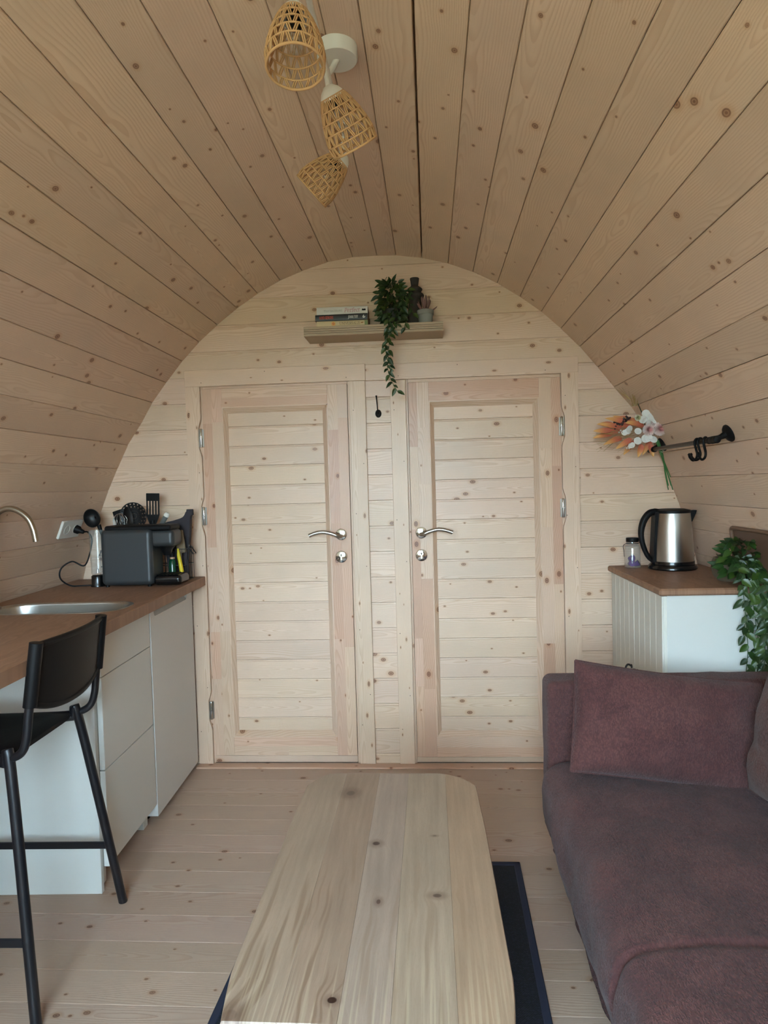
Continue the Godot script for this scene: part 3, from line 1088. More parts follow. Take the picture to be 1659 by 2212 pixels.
func sofa() -> void:
	var sf := thing("sofa", "dusty mauve upholstered sofa along the right wall", "sofa", Vector3(0.78, 0, 1.7))
	var at := Vector3(-0.78, 0, -1.7)
	var fn := FastNoiseLite.new()
	fn.seed = 9
	fn.frequency = 1.0
	fn.fractal_octaves = 2
	var m := MB.new()
	# seat: a soft section pushed along z, one crease between the two cushions
	var sec := spline2([Vector2(1.19, 0.09), Vector2(0.45, 0.088), Vector2(0.385, 0.10), Vector2(0.356, 0.16), Vector2(0.340, 0.23), Vector2(0.344, 0.30), Vector2(0.362, 0.352), Vector2(0.405, 0.378), Vector2(0.50, 0.388), Vector2(0.70, 0.393), Vector2(0.95, 0.390), Vector2(1.19, 0.386)], 7)
	var zs := []
	for k in 96:
		zs.append(lerpf(0.862, 2.72, k / 95.0))
	for e in [1.755, 1.763, 1.770, 1.776, 1.782, 1.789, 1.797]:
		zs.append(e)
	for e in [0.8625, 0.866, 0.871]:
		zs.append(e)
	zs.sort()
	m.grid(sec.size(), zs.size(), func(i, j):
		var p: Vector2 = sec[i]
		var z: float = zs[j]
		var c := Vector2(0.75, 0.25)
		var q := p - c
		var crease := exp(-pow((z - 1.776) / 0.011, 2.0))
		var endr := 0.03 * pow(1.0 - smoothstep(0.862, 0.905, z), 2.0)
		var len_ := q.length()
		var front := smoothstep(0.75, 0.4, p.x)
		var wr := fn.get_noise_3d(p.x * 3.0, p.y * 5.0, z * 3.2) * 0.012 + fn.get_noise_3d(p.x * 9.0, p.y * 9.0, z * 9.0) * 0.005
		wr += front * 0.006 * sin(z * 9.0 + p.y * 14.0 + 3.0 * fn.get_noise_2d(z * 2.0, p.y * 3.0))
		var r := len_ - endr - 0.013 * crease + wr * (0.3 + 0.7 * smoothstep(0.862, 0.95, z))
		q = q / len_ * r
		return at + Vector3(c.x + q.x, maxf(c.y + q.y, 0.08), z)
	, false, false, at + Vector3(0.75, 0.25, 1.7))
	var cap := []
	for k in sec.size():
		cap.append(m.P[k * zs.size()])
	m.face(cap, Vector3(0, 0, -1))
	nap(m, fn)
	obj("seat", m, M.sofa, sf)
	# arm at the far end
	m = MB.new()
	m.rbox(at + Vector3(0.372, 0.09, 0.735), at + Vector3(1.19, 0.640, 0.866), 0.028, 5, Transform3D.IDENTITY, func(p, d): return p + d * (0.004 * fn.get_noise_3d(p.x * 6.0, p.y * 6.0, p.z * 6.0)), 14)
	obj("armrest", m, M.sofa, sf)
	m = MB.new()
	m.rbox(at + Vector3(1.10, 0.30, 0.866), at + Vector3(1.205, 0.70, 2.72), 0.03, 4, Transform3D.IDENTITY, null, 8)
	obj("backrest", m, M.sofa, sf)
	for z in [0.80, 2.6]:
		for x in [0.47, 1.12]:
			m = MB.new()
			m.lathe([Vector2(0, 0), Vector2(0.016, 0), Vector2(0.024, 0.092), Vector2(0, 0.092)], 14, Transform3D(Basis.IDENTITY, at + Vector3(x, 0, z)))
			obj("leg", m, M.black, sf)
	# loose cushions
	pillow("cushion", "wide mauve cushion leaning on the far armrest of the sofa", Vector3(0.712, 0.538, 1.0), 0.285, 0.168, 0.085, Basis(Vector3(1, -0.045, 0.02).normalized(), -0.02) * Basis(Vector3(1, 0, 0), -0.36) * Basis(Vector3(0, 0, 1), -0.135), M.sofa, 2)
	pillow("cushion", "paler pink back cushion at the right edge of the sofa, cut off by the frame", Vector3(1.0, 0.60, 1.36), 0.27, 0.215, 0.10, Basis(Vector3(0, 1, 0), -1.42) * Basis(Vector3(1, 0, 0), -0.24), M.sofa_light, 6)

# patches where the pile has been brushed the other way
func nap(m: MB, fn: FastNoiseLite) -> void:
	for k in m.P.size():
		var p := m.P[k]
		var v := fn.get_noise_3d(p.x * 4.0 + 7.0, p.y * 4.0, p.z * 5.0) + 0.6 * fn.get_noise_3d(p.x * 11.0, p.y * 11.0 + 3.0, p.z * 13.0)
		var t := smoothstep(-0.05, 0.25, v)
		m.C[k] = Color(0.80, 0.74, 0.77).lerp(Color(1.15, 1.12, 1.12), t)

func pillow(called: String, label: String, at: Vector3, w: float, h: float, t: float, turn: Basis, mat: Material, seed_: int) -> void:
	var fn := FastNoiseLite.new()
	fn.seed = seed_
	fn.frequency = 1.0
	fn.fractal_octaves = 2
	var o := thing(called, label, "cushion", at, 0.0, "")
	o.basis = turn
	var m := MB.new()
	for s in [-1.0, 1.0]:
		m.grid(41, 31, func(i, j):
			var u := sin((i / 40.0 * 2.0 - 1.0) * PI * 0.5)
			var v := sin((j / 30.0 * 2.0 - 1.0) * PI * 0.5)
			var th := t * pow(maxf(0.0, (1.0 - pow(absf(u), 3.0)) * (1.0 - pow(absf(v), 3.0))), 0.55)
			var x := u * w * (1.0 - 0.015 * (1.0 - v * v))
			var y := v * h * (1.0 - 0.05 * (1.0 - u * u))
			var wr := fn.get_noise_3d(u * 1.3, v * 1.6, s) * 0.016 + fn.get_noise_3d(u * 4.0, v * 4.0, s * 2.0) * 0.006
			# a slack fold low on the left
			wr -= 0.012 * exp(-pow((v + 0.25 + 0.35 * (u + 1.0)) / 0.09, 2.0)) * smoothstep(-0.2, -0.9, u)
			return Vector3(x, y, s * (th + wr * th / t))
		, false, false, Vector3.ZERO)
	nap(m, fn)
	obj("cover", m, mat, o)
	m = MB.new()
	var edge := []
	for k in 81:
		var a := TAU * k / 80.0
		var u := clampf(1.9 * cos(a), -1, 1)
		var v := clampf(1.9 * sin(a), -1, 1)
		edge.append(Vector3(u * w * (1.0 - 0.015 * (1.0 - v * v)), v * h * (1.0 - 0.05 * (1.0 - u * u)), 0))
	m.tube(edge, 0.0035, 6, false)
	obj("seam", m, mat, o)

func stool() -> void:
	var st := thing("bar_stool", "black metal bar stool with a low curved back, drawn up to the worktop", "stool", Vector3(-1.026, 0, 1.35), 0.03)
	# local: +x into the room (the sitter's back), z across
	var m := MB.new()
	# seat shell
	var fn := func(i, j):
		var a: float = TAU * j / 48.0
		var r: float = i / 8.0
		var ex := 0.30
		var c := signf(cos(a)) * pow(absf(cos(a)), ex * 1.3)
		var s := signf(sin(a)) * pow(absf(sin(a)), ex * 1.3)
		var x := -0.215 + 0.175 * c * r
		var z := (0.178 + 0.01 * c) * s * r
		return Vector3(x, 0.667 - 0.012 * (1.0 - r * r) - 0.016 * smoothstep(0.75, 1.0, r) * r + 0.012 * smoothstep(-0.1, -0.02, x), z)
	m.grid(9, 48, fn, false, true, Vector3(-0.215, 0.4, 0))
	m.grid(9, 48, func(i, j): return (fn as Callable).call(i, j) + Vector3(0, -0.018 + 0.006 * (i / 8.0), 0), false, true, Vector3(-0.215, 1.0, 0))
	m.grid(2, 48, func(i, j): return (fn as Callable).call(8, j) + Vector3(0, -0.012 * i, 0), false, true, Vector3(-0.215, 0.655, 0))
	obj("seat", m, M.seat, st)
	# back shell between two sleeves
	m = MB.new()
	var bw := 0.172
	var back := func(i, j, off):
		var u: float = i / 24.0 * 2.0 - 1.0
		var v: float = j / 10.0
		var z := u * bw
		var low := 0.790 - 0.035 * (1.0 - pow(absf(u), 2.4))
		var y := lerpf(low, 0.936, v)
		var x := 0.022 + 0.020 * (y - 0.78) / 0.15 + 0.026 * (1.0 - u * u) * 0.8
		return Vector3(x + off, y, z)
	m.grid(25, 11, func(i, j): return (back as Callable).call(i, j, 0.004), false, false, Vector3(-1, 0.85, 0))
	m.grid(25, 11, func(i, j): return (back as Callable).call(i, j, -0.004), false, false, Vector3(1, 0.85, 0))
	obj("backrest", m, M.black, st)
	m = MB.new()
	var rim := []
	for i in 25:
		rim.append((back as Callable).call(i, 10, 0.0))
	m.tube(rim, 0.0085, 8)
	rim.clear()
	for i in 25:
		rim.append((back as Callable).call(i, 0, 0.0))
	m.tube(rim, 0.0085, 8)
	obj("backrest_rim", m, M.black, st)
	for s in [-1.0, 1.0]:
		m = MB.new()
		m.tube([Vector3(0.022, 0.785, s * 0.178), Vector3(0.044, 0.944, s * 0.174)], 0.0165, 14)
		obj("back_sleeve", m, M.black, st)
		m = MB.new()
		m.tube(spline([Vector3(0.03, 0.86, s * 0.176), Vector3(0.017, 0.755, s * 0.179), Vector3(0.010, 0.705, s * 0.179), Vector3(-0.004, 0.672, s * 0.177), Vector3(-0.035, 0.655, s * 0.172), Vector3(-0.09, 0.650, s * 0.160), Vector3(-0.34, 0.648, s * 0.150)], 6), 0.0105, 12)
		obj("back_tube", m, M.black_metal, st)
		m = MB.new()
		m.tube(spline([Vector3(-0.10, 0.640, s * 0.150), Vector3(-0.055, 0.642, s * 0.168), Vector3(-0.036, 0.622, s * 0.175), Vector3(0.022, 0.0, s * 0.250 - 0.034)], 6), 0.0135, 14)
		obj("leg", m, M.black_metal, st)
		m = MB.new()
		m.tube(spline([Vector3(-0.29, 0.640, s * 0.150), Vector3(-0.335, 0.642, s * 0.158), Vector3(-0.355, 0.622, s * 0.168), Vector3(-0.42, 0.0, s * 0.250 - 0.034)], 6), 0.0135, 14)
		obj("leg", m, M.black_metal, st)
		m = MB.new()
		m.box(Vector3(-0.40, 0.193, s * 0.226 - 0.027), Vector3(0.004, 0.215, s * 0.226 - 0.019), 0.002)
		obj("footrest", m, M.black_metal, st)
	m = MB.new()
	m.box(Vector3(-0.398, 0.268, -0.235), Vector3(-0.388, 0.29, 0.197), 0.002)
	obj("footrest", m, M.black_metal, st)

# ---------------------------------------------------------------- kitchen on the left
const KO := Vector3(-1.063, 0, 0.03)
const KA := 0.0433     # the kitchen stands a little askew

func kp(x: float, y: float, z: float) -> Vector3:      # kitchen axes: x from the worktop's front edge, z from the end wall
	return KO + Basis(Vector3.UP, KA) * Vector3(x, y, z)

func oak(l: Vector3, w: Vector3) -> MB:
	var m := MB.new()
	m.L = l
	m.W = w
	m.ul = 0.7
	m.wl = 1.4
	m.uo = rng.randf()
	m.wo = rng.randf()
	return m

func kitchen() -> void:
	# worktop with a sink hole
	var wt := thing("worktop", "long oak-look kitchen worktop running past the drawers as a bar", "worktop", KO, KA)
	var m := oak(Vector3(0, 0, 1), Vector3(1, 0, 0))
	var y0 := KT - 0.040
	var sc := Vector2(-0.285, 0.785)    # sink centre
	var hole := []
	for k in 48:
		var a := TAU * k / 48.0
		hole.append(sc + Vector2(signf(cos(a)) * pow(absf(cos(a)), 0.45) * 0.228, signf(sin(a)) * pow(absf(sin(a)), 0.6) * 0.108))
	var xb := -0.60
	var za := sc.y - 0.14
	var zb := sc.y + 0.14
	for y in [y0, KT]:
		var up := Vector3(0, 1 if y == KT else -1, 0)
		var bv := 0.003 if y == KT else 0.0
		for e in [[0.0, za], [zb, 2.75]]:
			m.face([Vector3(xb, y, e[0]), Vector3(-bv, y, e[0]), Vector3(-bv, y, e[1]), Vector3(xb, y, e[1])], up)
		for k in 48:
			var q := []
			var h0: Vector2 = hole[k]
			var h1: Vector2 = hole[(k + 1) % 48]
			var r0 := to_rect(h0, sc, xb, -bv, za, zb)
			var r1 := to_rect(h1, sc, xb, -bv, za, zb)
			q.append(h0)
			q.append(r0)
			if absf(r0.x - r1.x) > 0.001 and absf(r0.y - r1.y) > 0.001:
				q.append(Vector2(xb if (r0.x + r1.x) * 0.5 < sc.x else -bv, za if (r0.y + r1.y) * 0.5 < sc.y else zb))
			q.append(r1)
			q.append(h1)
			var q3 := []
			for p in q:
				q3.append(Vector3(p.x, y, p.y))
			m.face(q3, up)
	for k in 48:
		var h0: Vector2 = hole[k]
		var h1: Vector2 = hole[(k + 1) % 48]
		var hin := sc - (h0 + h1) * 0.5
		m.face([Vector3(h0.x, y0, h0.y), Vector3(h1.x, y0, h1.y), Vector3(h1.x, KT, h1.y), Vector3(h0.x, KT, h0.y)], Vector3(hin.x, 0, hin.y))
	m.face([Vector3(-0.003, KT, 0), Vector3(-0.003, KT, 2.75), Vector3(0, KT - 0.003, 2.75), Vector3(0, KT - 0.003, 0)], Vector3(1, 1, 0))
	m.face([Vector3(0, y0, 0), Vector3(0, y0, 2.75), Vector3(0, KT - 0.003, 2.75), Vector3(0, KT - 0.003, 0)], Vector3(1, 0, 0))
	m.face([Vector3(xb, y0, 0), Vector3(0, y0, 0), Vector3(0, KT, 0), Vector3(xb, KT, 0)], Vector3(0, 0, -1))
	m.face([Vector3(xb, y0, 2.75), Vector3(0, y0, 2.75), Vector3(0, KT, 2.75), Vector3(xb, KT, 2.75)], Vector3(0, 0, 1))
	m.face([Vector3(xb, y0, 0), Vector3(xb, y0, 2.75), Vector3(xb, KT, 2.75), Vector3(xb, KT, 0)], Vector3(-1, 0, 0))
	obj("board", m, M.oak, wt)

	# sink
	var sk := thing("sink", "inset stainless steel sink bowl in the worktop by the stool", "sink", kp(sc.x, KT, sc.y), KA)
	m = MB.new()
	var prof := [[1.075, 0.0008], [1.07, 0.003], [1.03, 0.003], [1.0, 0.0], [0.985, -0.006], [0.96, -0.06], [0.93, -0.12], [0.86, -0.137], [0.6, -0.142], [0.0, -0.144]]
	m.grid(prof.size(), 64, func(i, j):
		var a: float = TAU * j / 64.0
		var f: float = prof[i][0]
		return Vector3(signf(cos(a)) * pow(absf(cos(a)), 0.45) * 0.228 * f, prof[i][1], signf(sin(a)) * pow(absf(sin(a)), 0.6) * 0.108 * f)
	, false, true)
	for k in m.N.size():
		if m.N[k].y < 0.0 or (absf(m.N[k].y) < 0.2 and m.N[k].dot(m.P[k]) > 0.0):
			m.N[k] = -m.N[k]
	obj("bowl", m, M.steel, sk)
	m = MB.new()
	m.lathe([Vector2(0.03, -0.1435), Vector2(0.029, -0.141), Vector2(0.02, -0.1405), Vector2(0.012, -0.1425), Vector2(0, -0.1428)], 24)
	obj("drain", m, M.chrome, sk)

	# tap: its foot stands outside the frame
	var tp := thing("tap", "brushed nickel kitchen tap with a swan-neck spout over the sink", "tap", kp(-0.535, KT, 0.77), KA)
	m = MB.new()
	m.lathe([Vector2(0, 0), Vector2(0.026, 0), Vector2(0.026, 0.006), Vector2(0.019, 0.012), Vector2(0.019, 0.09), Vector2(0.013, 0.10), Vector2(0, 0.10)], 24)
	obj("base", m, M.nickel, tp)
	m = MB.new()
	m.tube(spline([Vector3(0, 0.09, 0), Vector3(0, 0.24, 0), Vector3(0.012, 0.315, 0), Vector3(0.05, 0.353, 0), Vector3(0.095, 0.354, 0), Vector3(0.138, 0.325, 0), Vector3(0.158, 0.285, 0), Vector3(0.167, 0.238, 0)], 8), 0.0105, 18)
	obj("spout", m, M.nickel, tp)
	m = MB.new()
	m.tube([Vector3(0, 0.06, 0.015), Vector3(0, 0.065, 0.04), Vector3(-0.01, 0.075, 0.09)], 0.006, 10)
	obj("lever", m, M.nickel, tp)

	# drawers
	var df := -0.062
	var dr := thing("drawer_unit", "white kitchen drawer unit with plain handleless fronts beside the bar stool", "cabinet", KO, KA)
	m = MB.new()
	m.box(Vector3(-0.56, 0.075, 0.545), Vector3(df - 0.02, 0.75, 0.975), 0.001)
	obj("carcass", m, M.white, dr)
	for e in [[0.080, 0.398], [0.402, 0.706], [0.709, KT - 0.0475]]:
		m = MB.new()
		m.box(Vector3(df - 0.018, e[0], 0.5475), Vector3(df, e[1], 0.975), 0.0012)
		obj("drawer_front", m, M.white, dr)
	for e in [[0.56, -0.12], [0.93, -0.12], [0.56, -0.5], [0.93, -0.5]]:
		m = MB.new()
		m.box(Vector3(e[1] - 0.02, 0.0, e[0] - 0.012), Vector3(e[1] + 0.02, 0.076, e[0] + 0.03), 0.002)
		obj("leg", m, M.white, dr)
	var ep := thing("end_panel", "white side panel closing the kitchen run towards the viewer", "panel", KO, KA)
	m = MB.new()
	m.box(Vector3(-0.575, 0.0, 0.977), Vector3(df - 0.019, KT - 0.041, 0.995), 0.001)
	obj("board", m, M.white, ep)

	var bs := thing("bar_support", "white panel holding up the near end of the worktop", "panel", KO, KA)
	m = MB.new()
	m.box(Vector3(-0.575, 0.0, 2.70), Vector3(-0.03, KT - 0.041, 2.718), 0.001)
	obj("board", m, M.white, bs)

	# fridge
	var fr := thing("fridge", "small white under-counter fridge next to the end wall", "fridge", KO, KA)
	m = MB.new()
	m.rbox(Vector3(-0.56, 0.02, 0.012), Vector3(df - 0.045, KT - 0.046, 0.535), 0.006, 2)
	obj("body", m, M.fridge, fr)
	m = MB.new()
	# door with a finger recess cut into its top edge
	var q := PackedVector2Array()
	var yt := KT - 0.050
	for e in [[0.012, 0.028], [0.535, 0.028], [0.535, yt], [0.50, yt], [0.494, yt - 0.032], [0.485, yt - 0.040], [0.10, yt - 0.040], [0.091, yt - 0.032], [0.085, yt], [0.012, yt]]:
		q.append(Vector2(e[0], e[1]))
	var side := Transform3D(Basis(Vector3(0, 0, 1), Vector3(0, 1, 0), Vector3(1, 0, 0)), Vector3.ZERO)
	m.prism(q, df - 0.042, df, side)
	obj("door", m, M.fridge, fr)
	m = MB.new()
	m.face([Vector3(df - 0.001, yt - 0.0405, 0.087), Vector3(df - 0.001, yt - 0.0405, 0.498), Vector3(df - 0.024, yt - 0.010, 0.498), Vector3(df - 0.024, yt - 0.010, 0.087)], Vector3(1, 1, 0))
	m.face([Vector3(df - 0.024, yt - 0.010, 0.087), Vector3(df - 0.024, yt - 0.010, 0.498), Vector3(df - 0.026, yt - 0.001, 0.498), Vector3(df - 0.026, yt - 0.001, 0.087)], Vector3(1, 0, 0))
	obj("handle_recess", m, plain(rgb(208, 212, 206), 0.3), fr)
	for z in [0.05, 0.49]:
		m = MB.new()
		m.lathe([Vector2(0, 0), Vector2(0.016, 0), Vector2(0.014, 0.022), Vector2(0, 0.022)], 16, Transform3D(Basis.IDENTITY, Vector3(-0.13, 0, z)))
		obj("foot", m, M.black, fr)

func to_rect(h: Vector2, c: Vector2, x0: float, x1: float, z0: float, z1: float) -> Vector2:
	var d := h - c
	var t := 1e9
	if absf(d.x) > 1e-6:
		t = minf(t, ((x1 if d.x > 0 else x0) - c.x) / d.x)
	if absf(d.y) > 1e-6:
		t = minf(t, ((z1 if d.y > 0 else z0) - c.y) / d.y)
	return c + d * t

func kitchen_things() -> void:
	var m: MB
	# double socket on the sloping wall
	var y := 1.157
	var so := thing("wall_socket", "white double socket plate on the sloping plank wall", "socket", Vector3(wall_x(y, false) + 0.001, y, 0.252))
	so.basis = Basis(Vector3(0, 0, -1), Vector3(0.375, 0.927, 0), Vector3(0.927, -0.375, 0))
	m = MB.new()
	m.rbox(Vector3(-0.082, -0.041, 0), Vector3(0.082, 0.041, 0.012), 0.004, 3)
	obj("plate", m, M.lamp_white, so)
	var fw := Transform3D(Basis(Vector3(1, 0, 0), Vector3(0, 0, 1), Vector3(0, -1, 0)), Vector3.ZERO)
	for s in [-0.036, 0.036]:
		m = MB.new()
		m.lathe([Vector2(0.0225, 0.0115), Vector2(0.0225, 0.0135), Vector2(0.020, 0.0135), Vector2(0.0195, 0.0122), Vector2(0, 0.0122)], 28, fw.translated(Vector3(s, 0, 0)))
		for t in [-0.008, 0.008]:
			m.lathe([Vector2(0, 0.0122), Vector2(0.0024, 0.0122), Vector2(0.0022, 0.0126), Vector2(0, 0.0126)], 10, fw.translated(Vector3(s + t, 0, 0)))
		obj("socket_well", m, M.white, so)
	# plug with its looped cable
	var pg := thing("plug_and_cable", "black plug in the wall socket with its cable looped down to the worktop", "plug", Vector3(wall_x(y, false), y, 0.215))
	m = MB.new()
	m.lathe([Vector2(0, 0.0135), Vector2(0.019, 0.0135), Vector2(0.018, 0.028), Vector2(0.011, 0.036), Vector2(0.008, 0.052), Vector2(0, 0.052)], 20, Transform3D(Basis(Vector3(0.375, 0.927, 0), Vector3(0.927, -0.375, 0), Vector3(0, 0, 1)), Vector3(0, 0, 0.0)))
	obj("plug", m, M.black, pg)
	m = MB.new()
	m.tube(spline([Vector3(0.048, -0.019, 0), Vector3(0.085, -0.02, 0.03), Vector3(0.11, -0.06, 0.05), Vector3(0.08, -0.16, 0.06), Vector3(0.03, -0.142, 0.075), Vector3(-0.012, -0.170, 0.09), Vector3(-0.012, -0.212, 0.10), Vector3(0.03, -0.243, 0.10), Vector3(0.075, -0.2475, 0.08), Vector3(0.16, -0.2475, 0.05)], 8), 0.0034, 8)
	obj("cable", m, M.black, pg)

	# blender with a tall clear jug
	var bl := thing("blender", "tall clear jug on a dark base between socket and coffee machine", "blender", Vector3(-1.447, KT, 0.29))
	m = MB.new()
	m.lathe([Vector2(0, 0), Vector2(0.030, 0), Vector2(0.030, 0.006), Vector2(0.027, 0.012), Vector2(0.027, 0.046), Vector2(0.022, 0.050), Vector2(0, 0.050)], 28)
	obj("base", m, M.black_gloss, bl)
	m = MB.new()
	m.lathe([Vector2(0, 0.052), Vector2(0.024, 0.052), Vector2(0.026, 0.06), Vector2(0.031, 0.244), Vector2(0.029, 0.244), Vector2(0.024, 0.062), Vector2(0, 0.058)], 32)
	obj("jug", m, M.glass, bl)
	m = MB.new()
	m.lathe([Vector2(0, 0.058), Vector2(0.006, 0.058), Vector2(0.004, 0.075), Vector2(0, 0.078)], 12)
	m.box(Vector3(-0.016, 0.064, -0.003), Vector3(0.016, 0.066, 0.003), 0.0005, Transform3D(Basis(Vector3(0, 0, 1), 0.3), Vector3(0.018, -0.002, 0)))
	obj("blade", m, M.steel, bl)

	# capsule coffee machine, its flank to the viewer, its nose to the room
	var cf := thing("coffee_machine", "dark grey boxy coffee machine with its spout turned to the room", "coffee machine", Vector3(-1.29, KT, 0.26))
	m = MB.new()
	m.rbox(Vector3(-0.122, 0.006, -0.06), Vector3(0.105, 0.246, 0.075), 0.022, 5)
	obj("body", m, M.machine, cf)
	m = MB.new()
	m.rbox(Vector3(-0.108, 0.236, -0.058), Vector3(0.185, 0.262, 0.062), 0.012, 4)
	obj("lid", m, M.black, cf)
	m = MB.new()
	m.rbox(Vector3(0.09, 0.168, -0.05), Vector3(0.195, 0.240, 0.058), 0.02, 4)
	obj("brew_head", m, M.machine, cf)
	m = MB.new()
	m.lathe([Vector2(0, 0.128), Vector2(0.016, 0.128), Vector2(0.022, 0.15), Vector2(0.04, 0.172), Vector2(0, 0.175)], 24, Transform3D(Basis.IDENTITY, Vector3(0.145, 0, 0.005)))
	obj("nozzle", m, M.black, cf)
	m = MB.new()
	m.rbox(Vector3(0.10, 0.002, -0.052), Vector3(0.222, 0.046, 0.062), 0.018, 4)
	obj("drip_tray", m, M.black_gloss, cf)
	m = MB.new()
	for k in 6:
		m.box(Vector3(0.112 + k * 0.017, 0.045, -0.04), Vector3(0.120 + k * 0.017, 0.048, 0.05), 0.001)
	obj("grate", m, M.black, cf)
	for k in 4:
		m = MB.new()
		m.lathe([Vector2(0, 0), Vector2(0.008, 0), Vector2(0.008, 0.008), Vector2(0, 0.008)], 12, Transform3D(Basis.IDENTITY, Vector3([-0.1, 0.085, -0.1, 0.085][k], 0, [-0.045, -0.045, 0.06, 0.06][k])))
		obj("foot", m, M.black, cf)

	# long wire basket behind the machine
	var bk := thing("wire_basket", "long black wire basket of utensils behind the coffee machine", "basket", Vector3(-1.29, KT, 0.135))
	var bx := 0.195
	var bz := 0.052
	var bh := 0.145
	m = MB.new()
	for yy in [0.004, bh * 0.5, bh]:
		m.tube([Vector3(-bx, yy, -bz), Vector3(bx, yy, -bz), Vector3(bx, yy, bz), Vector3(-bx, yy, bz), Vector3(-bx, yy, -bz)], 0.0018, 6)
	for k in 27:
		var x := lerpf(-bx, bx, k / 26.0)
		m.tube([Vector3(x, bh, -bz), Vector3(x, 0.003, -bz), Vector3(x, 0.003, bz), Vector3(x, bh, bz)], 0.0011, 5)
	for k in 6:
		var z := lerpf(-bz, bz, k / 5.0)
		for s in [-1.0, 1.0]:
			m.tube([Vector3(s * bx, bh, z), Vector3(s * bx, 0.003, z)], 0.0011, 5)
	obj("wires", m, M.black_metal, bk)
	for s in [-1.0, 1.0]:
		m = MB.new()
		m.tube([Vector3(s * bx, bh + 0.012, -0.018), Vector3(s * (bx + 0.024), bh - 0.026, -0.018), Vector3(s * (bx + 0.024), bh - 0.026, 0.018), Vector3(s * bx, bh + 0.012, 0.018)], 0.0022, 6)
		m.lathe([Vector2(0, -0.007), Vector2(0.006, -0.004), Vector2(0.006, 0.004), Vector2(0, 0.007)], 10, Transform3D(Basis.IDENTITY, Vector3(s * bx, bh + 0.012, 0)))
		obj("handle", m, M.black_metal, bk)
	utensils(Vector3(-1.29, KT, 0.135))

func utensil(called: String, label: String, cat: String, at: Vector3, lean: Vector3, face_turn := 0.0) -> Node3D:
	var o := thing(called, label, cat, at, 0.0, "")
	var up := lean.normalized()
	var x := Vector3(1, 0, 0)
	x = (x - up * x.dot(up)).normalized()
	o.basis = Basis(x, up, x.cross(up)) * Basis(Vector3.UP, face_turn)
	return o

